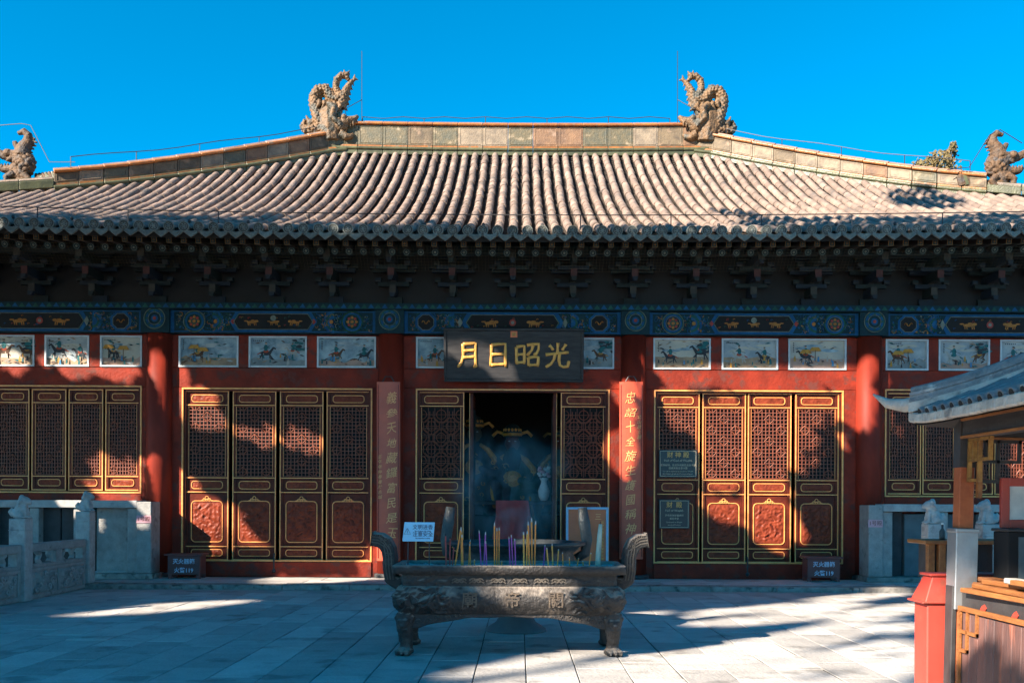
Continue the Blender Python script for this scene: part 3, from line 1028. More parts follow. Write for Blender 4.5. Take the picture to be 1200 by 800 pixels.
b = MB()
b.box(-15, 14.9, WY - .06, WY + .06, zp1 + .02, 6.2, M_dkwood)
b.build('bracket_board', hall)

ROOFC = 24.0
def lift(x, s): return .10 * (x / 8.3) ** 2 * max(0, 1 - s / 8.0)
def rz(x, y):
    s = y - 16.0
    return 5.75 + .314 * s + .0245 * s * s + lift(x, s)
def rslope(s): return math.atan(.314 + .049 * s)
def hipy(x):
    x = abs(x)
    return 24.0 - .63 * max(0, min(x, 8.7) - 4.45) - .50 * max(0, x - 8.7)
XC = 8.7 + (8.0 - .63 * 4.25) / .50           # eave corner
# rafters: round ones with square flying rafters above
def rafter_mesh():
    b = MB()
    b.tube([(0, 0, 0), (0, 1.5, .55)], .062, M_dkwood, 10)
    for r, m, k in ((.062, M_teal, 1), (.05, M_pale, 2), (.042, M_teal, 3), (.02, M_pale, 4)):
        d = Vector((0, -1, -.367)).normalized() * (.002 * k)
        b.add([(r * math.cos(q * .524) + d.x, d.y - .344 * r * math.sin(q * .524) * 1, d.z + .94 * r * math.sin(q * .524)) for q in range(12)], [tuple(range(12))], m)
    return b.mesh('rafter')
def flyer_mesh():
    b = MB()
    b.box(-.045, .045, 0, 1.1, -.045, .045, M_dkwood)
    b.box(-.045, .045, -.006, -.001, -.045, .045, M_dimgold)
    b.box(-.033, .033, -.010, -.006, -.033, .033, M_teal)
    b.box(-.02, .02, -.013, -.010, -.006, .006, M_dimgold)
    b.box(-.006, .006, -.014, -.010, -.02, .02, M_dimgold)
    return b.mesh('flying_rafter')
rm, fm = rafter_mesh(), flyer_mesh()
SP = .2395
for k in range(-46, 47):
    x = .02 + k * SP
    lf = lift(x, 0)
    link('rafter', rm, hall, (x, 16.62, 5.585 + lf))
    link('flying_rafter', fm, hall, (x + .02, 16.18, 5.61 + lf), (R(9), 0, 0))

# ---------------------------------------------------------------- the roof
b = MB()
NX = 120
for half in (0, 1):
    def ff(u, v):
        x = -XC + 2 * XC * u
        y0, y1 = 16.05, max(hipy(x), 16.06)
        y = y0 + (y1 - y0) * v
        z = rz(x, y) - .10
        return (x, y if half == 0 else 48 - y, z)
    b.grid(ff, NX, 14, M_dkwood)
for sx in (-1, 1):
    def fs(u, v):
        x = 4.45 + (XC - 4.45) * u
        y = hipy(x)
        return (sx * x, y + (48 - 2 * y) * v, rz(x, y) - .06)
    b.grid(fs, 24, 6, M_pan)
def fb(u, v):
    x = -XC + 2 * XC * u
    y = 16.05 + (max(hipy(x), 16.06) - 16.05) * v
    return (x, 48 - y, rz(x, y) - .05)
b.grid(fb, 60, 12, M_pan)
b.build('roof_deck', hall, fix=False)
b = MB()
b.grid(lambda u, v: (-XC + 2 * XC * u, 16.03, rz(-XC + 2 * XC * u, 16.0) - .14 + .10 * v), 60, 1, M_dkwood)
b.build('eave_board', hall)

SEG = .33
def tile_mesh(m, name, scale=1.0):
    b = MB()
    n = 8
    vs, fs = [], []
    rows = ((-.02, .078), (.03, .078), (.034, .0755), (SEG + .01, .073))
    for yy, r in rows:
        for q in range(n + 1):
            a = math.pi * q / n
            vs.append((r * math.cos(a), yy, -.012 + r * math.sin(a) * 1.05))
    for i in range(len(rows) - 1):
        for q in range(n):
            o = i * (n + 1)
            fs.append((o + q, o + q + 1, o + n + 2 + q, o + n + 1 + q))
    fs.append(tuple(range(n, -1, -1)))
    b.add(vs, fs, m)
    return b
tilem = tile_mesh(M_tileo, 'roof_tile').mesh('roof_tile', smooth=False)
tb = tile_mesh(M_tile, 'x')
stuff_t, stuff_p = MB(), MB()
rolls = []
for k in range(-76, 77):
    x = k * SP + SP * .5
    if abs(x) > XC - .3: continue
    ymax = hipy(x) - .02
    segs = []
    s = 0.0
    while 16 + s < ymax - .05:
        y = 16 + s
        segs.append((x, y, s))
        s += SEG * math.cos(rslope(s))
    rolls.append((x, segs))
cand = sorted([(g[1], abs(g[0]), g) for x, sg in rolls if abs(x) < 8.9 for g in sg])[:300]
nearset = {c[2] for c in cand}
rng = random.Random(5)
for x, segs in rolls:
    for g in segs:
        y, s = g[1], g[2]
        th = rslope(s + .1)
        jx, jz = rng.uniform(-.011, .011), rng.uniform(-.006, .010)
        z = rz(x, y) + .015 + jz
        if g in nearset:
            link('roof_tile', tilem, hall, (x + jx, y, z), (th, rng.uniform(-.03, .03), rng.uniform(-.02, .02)))
        else:
            c_, s_ = math.cos(th), math.sin(th)
            stuff_t.add([(x + jx + v[0], y + v[1] * c_ - v[2] * s_, z + v[1] * s_ + v[2] * c_) for v in tb.v], tb.f, M_tile)
o = tag(stuff_t.build('upper_roof_tiles', hall, fix=False), kind='stuff')
# pan tiles lying between the rolls, in stepped courses
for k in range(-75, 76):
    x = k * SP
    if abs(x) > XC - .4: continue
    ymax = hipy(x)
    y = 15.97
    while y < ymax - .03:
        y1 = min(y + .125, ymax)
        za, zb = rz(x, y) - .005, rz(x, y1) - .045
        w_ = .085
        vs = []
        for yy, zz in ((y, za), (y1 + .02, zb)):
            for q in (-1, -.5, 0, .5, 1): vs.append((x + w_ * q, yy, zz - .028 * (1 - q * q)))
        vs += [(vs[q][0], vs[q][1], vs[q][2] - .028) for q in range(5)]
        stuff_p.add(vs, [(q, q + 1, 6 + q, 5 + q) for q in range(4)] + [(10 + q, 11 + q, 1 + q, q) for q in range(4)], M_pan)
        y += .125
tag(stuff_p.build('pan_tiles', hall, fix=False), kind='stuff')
# eave tile ends and drip tiles
def disc_mesh():
    b = MB()
    b.tube([(0, -.045, 0), (0, .02, 0)], .087, M_eave, 16)
    b.tube([(0, -.047, 0), (0, -.0455, 0)], .068, M_stoned, 16)
    for r, rr in ((.079, .008), (.05, .006)):
        b.tube([(r * math.cos(q * .4488), -.049, r * math.sin(q * .4488)) for q in range(15)], rr, M_eave, 5, caps=False)
    b.ball((0, -.046, 0), (.028, .014, .028), M_eave, 8, 5)
    for q in range(6): b.ball((.037 * math.cos(q * 1.05), -.047, .037 * math.sin(q * 1.05)), (.014, .008, .010), M_eave, 6, 4)
    return b.mesh('eave_tile')
def drip_mesh():
    b = MB()
    poly = [(-.105, .02), (-.10, -.05), (-.055, -.085), (0, -.125), (.055, -.085), (.10, -.05), (.105, .02), (.05, -.012), (0, -.022), (-.05, -.012)]
    b.prism(poly, -.02, .012, M_eave)
    for q, (px_, pz_) in enumerate(((-.055, -.05), (0, -.07), (.055, -.05), (0, -.045))):
        b.tube([(px_ + .022 * math.cos(a * .9), -.022, pz_ + .016 * math.sin(a * .9)) for a in range(7)], .006, M_eave, 4)
    return b.mesh('drip_tile', bevel=.003)
dm, pm = disc_mesh(), drip_mesh()
for k in range(-40, 41):
    x = k * SP + SP * .5
    link('eave_tile', dm, hall, (x, 15.985, rz(x, 16) + .02), (rng.uniform(-.08, .02), 0, rng.uniform(-.05, .05)))
    x = k * SP
    link('drip_tile', pm, hall, (x, 15.955 + rng.uniform(-.01, .01), rz(x, 16) - .035), (R(-14) + rng.uniform(-.08, .08), 0, rng.uniform(-.05, .05)))
for k in range(-38, 39):                      # the nail caps on the first rolls
    if k % 4 == 1:
        x = k * SP + SP * .5
        b = MB()
        b.ball((x, 16.22, rz(x, 16.22) + .115), (.028, .028, .035), M_stoned, 8, 5)
        b.build('tile_nail_cap', hall, at=(x, 16.22, rz(x, 16.22) + .1))

# ridges
def hip_pt(x): return Vector((x, hipy(x), rz(x, hipy(x))))
def wall_seg(b, p, q, t, h0, h1, m):
    d = Vector((q.x - p.x, q.y - p.y, 0)).normalized()
    nn = Vector((-d.y, d.x, 0)) * (t / 2)
    vs = []
    for e in (p, q):
        for sg in (-1, 1):
            for h in (h0, h1): vs.append((e.x + sg * nn.x, e.y + sg * nn.y, e.z + h))
    b.add(vs, [(0, 1, 3, 2), (4, 6, 7, 5), (0, 4, 5, 1), (2, 3, 7, 6), (1, 5, 7, 3), (0, 2, 6, 4)], m)
def shrink(p, q, g):
    d = (q - p).normalized() * g
    return p + d, q - d
RZ0 = rz(0, 24) + .05
def ridge_run(pts, hs_, gm, pm_, om, last=True):
    for i in range(len(pts) - 1):
        hgt = hs_[i]
        p, q = shrink(pts[i], pts[i + 1], .004)
        for nm, t, h0, h1, m in (('ridge_base_tile', .38, -.16, .015, gm), ('ridge_panel', .26, .08, hgt - .09, rng.choice(M_rpans)), ('ridge_cap', .33, hgt - .09, hgt - .02, om)):
            b = MB()
            wall_seg(b, p, q, t, h0 + .002, h1 - .002, m)
            d = (q - p).normalized()
            nn = Vector((-d.y, d.x, 0)).normalized()
            if nn.y > 0: nn = -nn
            up = Vector((0, 0, 1))
            if nm == 'ridge_base_tile':
                wall_seg(b, p, q, .33, h1, h1 + .055, om)
                b.tube([p + nn * .19 + up * -.02, q + nn * .19 + up * -.02], .042, gm, 8)
            if nm == 'ridge_panel':
                hh = h1 - h0
                c0, c1 = p + d * .05, q - d * .05
                for e0, e1 in ((c0 + up * (h0 + .04), c1 + up * (h0 + .04)), (c0 + up * (h1 - .04), c1 + up * (h1 - .04)), (c0 + up * (h0 + .04), c0 + up * (h1 - .04)), (c1 + up * (h0 + .04), c1 + up * (h1 - .04))):
                    b.tube([e0 + nn * .13, e1 + nn * .13], .012, m, 5)
            if nm == 'ridge_cap':
                b.tube([p + up * h1, q + up * h1], .075, M_tileo, 8)
                b.tube([p + nn * .16 + up * (h1 - .035), q + nn * .16 + up * (h1 - .035)], .036, om, 7)
            b.build(nm, hall, bevel=.008, at=(p + q) / 2)
mp = [Vector((-4.5 + 9.0 * i / 15, 24.0, RZ0 + .04 * ((i / 7.5 - 1) ** 2))) for i in range(16)]
ridge_run(mp, [.64] * 16, M_glz, M_rpan, M_oglz)
for sx in (-1, 1):
    xs = [4.2 + (9.75 - 4.2) * i / 13 for i in range(14)]
    ridge_run([hip_pt(sx * x) + Vector((0, 0, .05)) for x in xs], [.49 - .009 * q for q in range(14)], M_glz, M_rpan, M_oglz)
    xs = [9.75 + (XC - .4 - 9.75) * i / 16 for i in range(17)]
    pts = [hip_pt(sx * x) + Vector((0, 0, .03)) for x in xs]
    for i in range(16):
        b = MB()
        p, q = shrink(pts[i], pts[i + 1], .004)
        wall_seg(b, p, q, .36, 0, .16, M_glz)
        b.tube([p + Vector((0, 0, .2)), q + Vector((0, 0, .2))], .08, M_tileo, 8)
        b.build('ridge_base_tile', hall, bevel=.01, at=(p + q) / 2)
# ridge dragons
def dragon_main():
    k = .0206
    def T(pts, rs): return ('t', [((x) * k, yy * k, z * k) for x, yy, z in pts], [r * k for r in rs])
    def E(x, y, z, a, b_, c): return ('e', (x * k, y * k, z * k), (a * k, b_ * k, c * k))
    parts = []
    def scaly(pts, rs, fins=True, step=3.2):
        """a scaled serpent body: a tapering tube set with rows of overlapping scales and a crest of fins"""
        parts.append(T(pts, rs))
        pv = [Vector(p) for p in pts]
        n = 0
        for i in range(len(pv) - 1):
            a, c = pv[i], pv[i + 1]
            L_ = (c - a).length
            d = (c - a).normalized()
            side = Vector((d.z, 0, -d.x))
            m = max(1, int(L_ / step))
            for q in range(m):
                f = q / m
                p, r = a.lerp(c, f), rs[i] * (1 - f) + rs[i + 1] * f
                for j in range(5):
                    w_ = -math.pi / 2 + (j - 2 + (.5 if n % 2 else 0)) * .52
                    o_ = p + (side * math.sin(w_ + math.pi / 2) + Vector((0, math.sin(w_), 0)) * abs(math.cos(w_ + math.pi / 2))) * r * .98
                    parts.append(E(o_.x, o_.y, o_.z, r * .26, r * .2, r * .26))
                if fins and n % 2 == 0:
                    e = p + side * r
                    e2 = p + side * (r + 3.6) - d * 2.5
                    e_, e2_ = (p - side * r, p - side * (r + 3.6) - d * 2.5)
                    parts.append(T([tuple(e), tuple(e2)], [r * .32, .6]))
                n += 1
    parts += [T([(0, 0, -14), (-2, 0, 4), (-3, 0, 22), (-4, 0, 38)], [16, 18, 17, 11]), E(-4, 0, 30, 19, 9, 10)]
    scaly([(-14, -6, 4), (-17, -6, 18), (-22, -2, 34), (-24, 0, 47), (-19, 0, 57), (-10, 0, 60), (-3, 0, 52), (3, 0, 44), (10, 0, 46), (14, 0, 54)], [7, 8, 8, 7.5, 7.5, 7, 7, 7.5, 7.5, 6])
    scaly([(12, -2, 34), (15, 0, 46), (19, 0, 58), (24, 0, 67), (32, 0, 75)], [7, 7, 5, 3.5, 1.5])
    scaly([(9, 0, 52), (5, 0, 62), (6, 0, 72), (12, 0, 78), (19, 0, 78), (23, 0, 72)], [5.5, 4.5, 4.5, 4.5, 4, 2.5], False)
    parts += [E(20, 0, 80, 4, 3.5, 3), T([(20, 0, 80), (24, 0, 85)], [1.6, .6]), T([(17, 0, 81), (16, 0, 86)], [1.6, .6]), T([(31, 0, 74), (36, 0, 72)], [1.8, .6]), T([(30, 0, 74), (31, 0, 80)], [1.8, .6])]
    # the biting head at the inner foot: muzzle, brow, jaw, teeth, mane
    parts += [E(13, -8, 6, 11, 8, 9), T([(14, -9, 8), (24, -9, 13), (32, -8, 15), (37, -8, 20)], [8, 6, 4.5, 2]), T([(14, -8, -4), (22, -9, -9), (28, -8, -8), (31, -8, -4)], [6, 5, 3.5, 1.5]), E(19, -14, 16, 4, 3, 3.5), E(12, -14, 12, 3.4, 3, 3.4)]
    for q in range(4): parts.append(T([(19 + 4 * q, -11, 8 + q), (19.5 + 4 * q, -11, 2 + q)], [1.6, .6]))
    for q in range(7):
        a = 1.2 + q * .5
        parts.append(T([(8 + 9 * math.cos(a), -10, 4 + 9 * math.sin(a)), (8 + 15 * math.cos(a + .2), -10, 4 + 15 * math.sin(a + .2)), (8 + 18 * math.cos(a + .6), -9, 4 + 18 * math.sin(a + .6))], [3.4, 2.8, 1]))
    # scrolls at the outer foot
    scaly([(-12, -3, 0), (-24, -3, 3), (-33, -2, 2), (-39, 0, 8), (-37, 0, 16), (-32, 0, 17)], [9, 8, 7, 5, 3, 1.5])
    parts += [E(-27, -6, 11, 6, 4, 5), T([(-30, -6, 13), (-34, -5, 21)], [3, 1])]
    # clawed leg and flames across the flank
    parts += [T([(-2, -14, 34), (7, -17, 26), (4, -17, 14), (11, -17, 8)], [4.5, 5, 4, 3])]
    for q in range(3): parts.append(T([(11, -17, 8), (16, -18, 9 - 4 * q)], [2, .7]))
    for q in range(5): parts.append(T([(-16 + 7 * q, -9, 40 - q), (-14 + 7 * q, -12, 35 - q), (-18 + 7 * q, -12, 29 - q)], [2.6, 3, 1]))
    return sculpt(parts, .0155, M_drag, 'ridge_dragon', .009, 16, 0)
dg_m = dragon_main()
o = link('ridge_dragon', dg_m, hall, P(389, 156, 24.0))
o['label'] = 'coiled ceramic dragon ornament on the left end of the main ridge'
o.scale = (.86, 1, .86)
o = link('ridge_dragon', dg_m, hall, P(826, 157, 24.0))
o.scale = (-.86, 1, .86)
o['label'] = 'coiled ceramic dragon ornament on the right end of the main ridge'
def beast_mesh():
    k = .0178
    def T(pts, rs): return ('t', [((x) * k, yy * k, z * k) for x, yy, z in pts], [r * k for r in rs])
    def E(x, y, z, a, b_, c): return ('e', (x * k, y * k, z * k), (a * k, b_ * k, c * k))
    parts = [E(5, 0, 26, 12, 9, 13), E(0, 0, 12, 12, 10, 10), E(6, 0, 5, 16, 10, 6), T([(-16, 0, 3), (22, 0, -2)], [5, 5]),
             T([(2, 0, 36), (4, 0, 46), (9, 0, 54), (9, 0, 61), (4, 0, 65), (-3, 0, 63)], [10, 8, 6, 4.5, 4, 2]),
             T([(0, 0, 34), (-10, 0, 35), (-20, 0, 37), (-30, 0, 42)], [9, 7, 5, 4]), E(-13, -4, 38, 6, 5, 5), E(-31, 0, 43, 4, 4, 4),
             T([(0, 0, 22), (-12, 0, 20), (-22, 0, 21), (-26, 0, 25)], [8, 5, 4, 3]), T([(-3, 0, 44), (-6, 0, 50), (-7, 0, 53)], [3, 3, 2.5])]
    for q in range(60):
        a, e_ = q * 2.4, -.9 + 1.9 * q / 60
        parts.append(E(5 + 12 * math.cos(a) * math.cos(e_), -abs(9 * math.sin(a) * math.cos(e_)), 26 + 13 * math.sin(e_), 2.6, 2, 2.6))
    for q in range(5): parts.append(T([(-12 - 3.5 * q, -3, 34 + q), (-12 - 3.5 * q, -3, 30 + q)], [1.4, .5]))
    for q in range(5): parts.append(T([(-10 - 3.5 * q, -3, 23), (-10 - 3.5 * q, -3, 27)], [1.4, .5]))
    for q in range(6):
        a = .6 + q * .5
        parts.append(T([(0 + 8 * math.cos(a), -5, 32 + 8 * math.sin(a)), (0 + 15 * math.cos(a + .3), -5, 32 + 13 * math.sin(a + .3))], [3, .8]))
    parts += [T([(-4, -8, 14), (-12, -9, 8), (-10, -9, 0)], [4, 4, 3.5]), T([(8, -8, 12), (14, -9, 6), (10, -9, -1)], [4, 4, 3.5])]
    for q in range(6):
        z = 42 + q * 4
        x = (11, 13, 15, 16, 14, 9)[q]
        parts.append(T([(x - 4, 0, z), (x + 3.5, 0, z - 2)], [2.2, .8]))
    return sculpt(parts, .013, M_dragd, 'ridge_beast', .009, 16, 0)
bm_ = beast_mesh()
for px_, py_, sc in ((24, 219, 1), (1172, 221, -1)):
    o = link('ridge_beast', bm_, hall, P(px_, py_, 20.85))
    o.scale = (sc, 1, 1)
    o['label'] = 'horned open mouthed beast on the %s hip ridge' % ('left' if sc > 0 else 'right')
# scroll tiles between the hip ridge and its beast
for sx, px_ in ((-1, 66), (1, 1128)):
    b = MB()
    c = P(px_, 212, 20.9)
    for q in range(7):
        b.tube([c + Vector((sx * .07 * q, 0, -.1)), c + Vector((sx * .07 * q - sx * .05, 0, .08)), c + Vector((sx * (.07 * q + .02), 0, .20 - .01 * q))], [.09, .08, .03], M_glz if q % 2 else M_dragd, 7)
    b.build('ridge_scroll', hall, at=c)
# lightning wires
def wire(pts, name='lightning_wire', r=.009, posts=True, h=.2):
    b = MB()
    b.tube(pts, r, M_wire, 5)
    if posts:
        for p in pts[::3]: b.tube([p, Vector(p) - Vector((0, 0, h))], r * 1.1, M_wire, 5)
    b.build(name, hall, at=pts[0])
wire([P(px_, 137 + 1.6 * abs(px_ - 610) / 200 * 0 + (2 if k % 2 else 0), 24.0) for k, px_ in enumerate(range(425, 800, 24))])
for sx in (-1, 1):
    wire([hip_pt(sx * x) + Vector((0, 0, .70 + .02 * math.sin(x * 3))) for x in [4.9 + .38 * q for q in range(13)]])
wire([Vector((-9.5 + .5 * q, 16.5, rz(-9.5 + .5 * q, 16.5) + .27)) for q in range(39)], h=.24)
for pa in ([P(0, 147, 20.8), P(25, 145, 20.8), P(36, 147, 20.8), P(58, 190, 20.8), P(88, 190, 20.8)], [P(1198, 168, 20.8), P(1172, 152, 20.8), P(1160, 158, 20.8), P(1136, 196, 20.8), P(1110, 199, 20.8)]):
    wire(pa, posts=False)
for px_, sx in ((424, 1), (794, -1)):
    wire([P(px_, 60, 23.9), P(px_, 150, 23.9)], 'lightning_rod', .008, False)
    wire([P(px_, 117, 23.9), P(px_ - sx * 20, 128, 23.7), P(px_ - sx * 18, 136, 23.8)], posts=False)

for px_, py_ in ((321, 652), (876, 656)):           # iron pulls hanging where the middle leaves meet
    c = P(px_, py_, WY - .03)
    b = MB()
    b.tube([c + Vector((0, .03, .06)), c, c - Vector((0, 0, .22))], .014, M_wire, 6)
    b.ball(tuple(c - Vector((0, 0, .25))), (.035, .03, .04), M_wire, 8, 6)
    b.build('door_pull', hall, at=c)

# the fine brass bird net that hangs under the eave
M_net = mat('brass net wire', (.12, .08, .03), (.06, .04, .015), 20, .5)
b = MB()
NET0, NET1 = (16.04, 5.53), (16.40, 5.22)
nw = .0011
k = 0
x = -9.2
while x < 9.2:
    lf = lift(x, 0)
    b.add([(x - nw, NET0[0], NET0[1] + lf), (x + nw, NET0[0], NET0[1] + lf), (x + nw, NET1[0], NET1[1] + lf), (x - nw, NET1[0], NET1[1] + lf)], [(0, 1, 2, 3)], M_net)
    x += .055
for q in range(9):
    f = q / 8
    yy, zz = NET0[0] + (NET1[0] - NET0[0]) * f, NET0[1] + (NET1[1] - NET0[1]) * f
    for j in range(46):
        xa, xb = -9.2 + .4 * j, -8.8 + .4 * j
        b.add([(xa, yy - .002, zz - nw + lift(xa, 0)), (xb, yy - .002, zz - nw + lift(xb, 0)), (xb, yy - .002, zz + nw + lift(xb, 0)), (xa, yy - .002, zz + nw + lift(xa, 0))], [(0, 1, 2, 3)], M_net)
tag(b.build('bird_net', hall, fix=False), kind='stuff')
# ================================================================== THINGS ON AND BEFORE THE HALL
def stroke(b, pts, wd, m, at, s):
    """one brush stroke: a flattened tube that swells and tapers"""
    k = len(pts)
    q = [(at[0] + (p[0] - .5) * s, at[1], at[2] + (p[1] - .5) * s) for p in pts]
    fine, rs = [], []
    for i in range(k - 1):
        for t in range(4):
            f = t / 4
            fine.append(tuple(q[i][a] * (1 - f) + q[i + 1][a] * f for a in range(3)))
    fine.append(q[-1])
    n = len(fine)
    for i in range(n):
        u = i / (n - 1)
        rs.append(wd * s * (.78 + .30 * abs(math.cos(u * math.pi)) + (.14 if i in (0, n - 1) else 0)) * (.62 if i == n - 1 else 1))
    b.tube(fine, rs, m, 8, flat=(.45, 1))
GLYPHS = {
    'moon': [[(.28, .95), (.29, .5), (.22, .2), (.06, .0)], [(.28, .93), (.55, .95), (.80, .97), (.78, .5), (.80, .03), (.70, .05)], [(.30, .66), (.52, .68), (.76, .69)], [(.28, .40), (.5, .41), (.76, .43)]],
    'sun': [[(.24, .92), (.22, .5), (.20, .04)], [(.22, .90), (.5, .94), (.80, .95), (.79, .5), (.81, .02)], [(.24, .52), (.5, .53), (.76, .55)], [(.22, .10), (.5, .12), (.78, .13)]],
    'bright': [[(.04, .82), (.03, .5), (.05, .14)], [(.04, .82), (.2, .86), (.36, .87), (.36, .5), (.35, .14)], [(.06, .52), (.34, .54)], [(.06, .2), (.34, .22)],
               [(.46, .90), (.7, .94), (.95, .95), (.93, .72), (.82, .52), (.74, .58)], [(.72, .92), (.66, .7), (.46, .48)], [(.52, .42), (.53, .06)], [(.52, .40), (.75, .43), (.94, .42), (.90, .04)], [(.55, .10), (.88, .12)]],
    'light': [[(.52, 1.0), (.50, .8), (.49, .58)], [(.16, .90), (.26, .82), (.32, .70)], [(.84, .95), (.76, .82), (.68, .70)], [(.02, .52), (.5, .58), (.96, .62)], [(.40, .54), (.36, .34), (.24, .16), (.02, .02)], [(.58, .56), (.56, .3), (.60, .10), (.74, .03), (.92, .06), (.97, .28)]],
}
# --- name board over the door: leans forward, big gilt characters
NB = P(602, 447, 17.45)
plaque = thing('name_plaque', (NB.x, 17.52, NB.z), 'black lacquered name board with four big gilt characters above the open doorway', 'plaque')
sc_ = 17.3 / FPX
pw, ph = 165 * sc_, 63 * sc_
b = MB()
b.box(-pw / 2 + .05, pw / 2 - .05, -.03, .03, .05, ph - .05, M_plaque)
b2 = MB()
for a in ((-pw / 2, pw / 2, 0, .05), (-pw / 2, pw / 2, ph - .05, ph), (-pw / 2, -pw / 2 + .05, .05, ph - .05), (pw / 2 - .05, pw / 2, .05, ph - .05)):
    b2.box(a[0], a[1], -.05, .04, a[2], a[3], M_plaque)
def local(bb, nm, par, **k): return bb_link(bb, nm, par, **k)
def bb_link(bb, nm, par, smooth=False, bevel=0, label=None):
    me = bb.mesh(nm, (0, 0, 0), smooth, bevel)
    o = bpy.data.objects.new(nm, me)
    COL.objects.link(o)
    o.parent = par
    if label: o['label'] = label
    return o
bb_link(b, 'board', plaque, bevel=.004)
bb_link(b2, 'board_frame', plaque, bevel=.012)
for i, (g, px_) in enumerate((('moon', 549), ('sun', 584), ('bright', 619), ('light', 654))):
    c = MB()
    for st in GLYPHS[g]: stroke(c, st, .062, M_goldchar, (0, 0, 0), .43)
    me = c.mesh('gilt_character', smooth=True)
    o = bpy.data.objects.new('gilt_character', me)
    COL.objects.link(o)
    o.parent = plaque
    o.location = ((px_ - 602.5) * sc_, -.042, .47)
c = MB()
c.box(-.06, .06, -.036, -.03, ph - .16, ph - .05, M_orangered)
c.box(-.035, .035, -.039, -.036, ph - .135, ph - .075, M_goldd)
bb_link(c, 'seal', plaque)
plaque.rotation_euler = (R(9), 0, 0)

# --- the pair of couplet boards on the columns
def couplet(px_, top, bot, chars, small, label, flip):
    D_ = 17.42
    a, c_ = P(px_, top, D_), P(px_, bot, D_)
    t = thing('couplet_board', (a.x, D_, c_.z), label, 'couplet board', 'pair of couplet boards')
    h = a.z - c_.z
    w_ = 27.5 * D_ / FPX
    b = MB()
    # slightly curved board hugging the column
    n = 8
    vs = []
    for z in (0, h):
        for y_ in (0, .035):
            for q in range(n + 1):
                u = q / n * 2 - 1
                vs.append((u * w_ / 2, y_ + .03 * u * u, z))
    k = n + 1
    fs = []
    for q in range(n):
        fs += [(q, q + 1, 2 * k + q + 1, 2 * k + q), (k + q, 3 * k + q, 3 * k + q + 1, k + q + 1), (q, k + q, k + q + 1, q + 1), (2 * k + q, 2 * k + q + 1, 3 * k + q + 1, 3 * k + q)]
    fs += [(0, 2 * k, 3 * k, k), (n, k + n, 3 * k + n, 2 * k + n)]
    b.add(vs, fs, M_couplet)
    bb_link(b, 'board', t, bevel=.004)
    m = MB()
    for sx in (-1, 1): m.tube([(sx * w_ * .44, .016, .05), (sx * w_ * .44, .016, h - .05)], .006, M_paintred, 5)
    bb_link(m, 'border_line', t)
    pitch = .254 if flip else .262
    for i, ch_ in enumerate(chars):
        o = bpy.data.objects.new('character', text_mesh(ch_, .205, M_ivory, extrude=.003, shear=.26))
        COL.objects.link(o)
        o.parent = t
        o.location = (-.03 if flip else .045, -.004, h - .30 - pitch * i)
        o.rotation_euler = (0, R(-5 + 7 * math.sin(i * 2.3)), 0)
        o.scale = (.92 + .1 * math.sin(i * 1.7), 1, .95 + .12 * math.cos(i * 2.9))
    for i, ch_ in enumerate(small):
        o = bpy.data.objects.new('small_character', text_mesh(ch_, .075, M_ivory, extrude=.002, shear=.2))
        COL.objects.link(o)
        o.parent = t
        o.location = (.135 if flip else -.15, .008, h * (.80 if flip else .58) - .088 * i)
    hk = MB()
    hk.tube([(-.1, .02, h), (-.05, .01, h + .09), (.05, .01, h + .09), (.1, .02, h)], .012, M_wire, 6)
    bb_link(hk, 'hanger', t)
    t.rotation_euler = (0, R(-.3), 0)
couplet(456, 447, 657, '義參天地藏鑼富民是玉', '壬午年仲春書於古城', 'red hanging board reading from 義 to 玉, on the column left of the doorway', False)
couplet(741, 447, 655, '忠詔十全旋生護國稱神', '北山居士題', 'red hanging board reading from 忠 to 神, on the column right of the doorway', True)

# --- green information boards on the right hand doors
def info(px0, px1, py0, py1, lines, label):
    D_ = WY - .02
    a, c_ = P(px0, py1, D_), P(px1, py0, D_)
    t = thing('information_board', ((a.x + c_.x) / 2, D_, a.z), label, 'information board')
    w_, h = c_.x - a.x, c_.z - a.z
    b = MB()
    b.box(-w_ / 2, w_ / 2, -.012, .012, 0, h, M_infog)
    bb_link(b, 'board', t, bevel=.003)
    f = MB()
    for q in (((-w_ / 2 + .02), (-w_ / 2 + .027), .02, h - .02), ((w_ / 2 - .027), (w_ / 2 - .02), .02, h - .02), (-w_ / 2 + .02, w_ / 2 - .02, h - .027, h - .02), (-w_ / 2 + .02, w_ / 2 - .02, .02, .027)):
        f.box(q[0], q[1], -.016, -.012, q[2], q[3], M_cream)
    bb_link(f, 'border_line', t)
    for nm, body, zf, size, m, sp in lines:
        o = bpy.data.objects.new(nm, text_mesh(body, size, m, extrude=.001, space=sp))
        COL.objects.link(o)
        o.parent = t
        o.location = (0, -.0145, h * zf)
info(772, 817, 527, 559, [('heading', '财神殿', .80, .115, M_goldchar, 1.5), ('subheading', 'Hall of God of Wealth', .61, .055, M_cream, 1), ('text_line', '供奉财神，祈求风调雨顺五谷丰登', .44, .042, M_cream, 1), ('text_line', '国泰民安生意兴隆', .33, .042, M_cream, 1),
      ('text_line', 'The hall is dedicated to the God of Wealth,', .22, .031, M_cream, 1), ('text_line', 'who blesses people with fortune and peace.', .13, .031, M_cream, 1)], 'dark green board headed 财神殿 hung low on the first lattice door right of the doorway')
info(772, 808, 585, 619, [('heading', '财 殿', .80, .115, M_goldchar, 1.2), ('subheading', 'Hall of Wealth', .62, .055, M_cream, 1), ('text_line', '供奉财神祈福纳祥', .45, .042, M_cream, 1), ('text_line', '保佑平安', .34, .042, M_cream, 1), ('text_line', 'Dedicated to Wealth', .22, .033, M_cream, 1), ('text_line', 'and good fortune', .13, .033, M_cream, 1)],
     'smaller dark board headed 财 殿 hung on the lower panel beneath the green board')

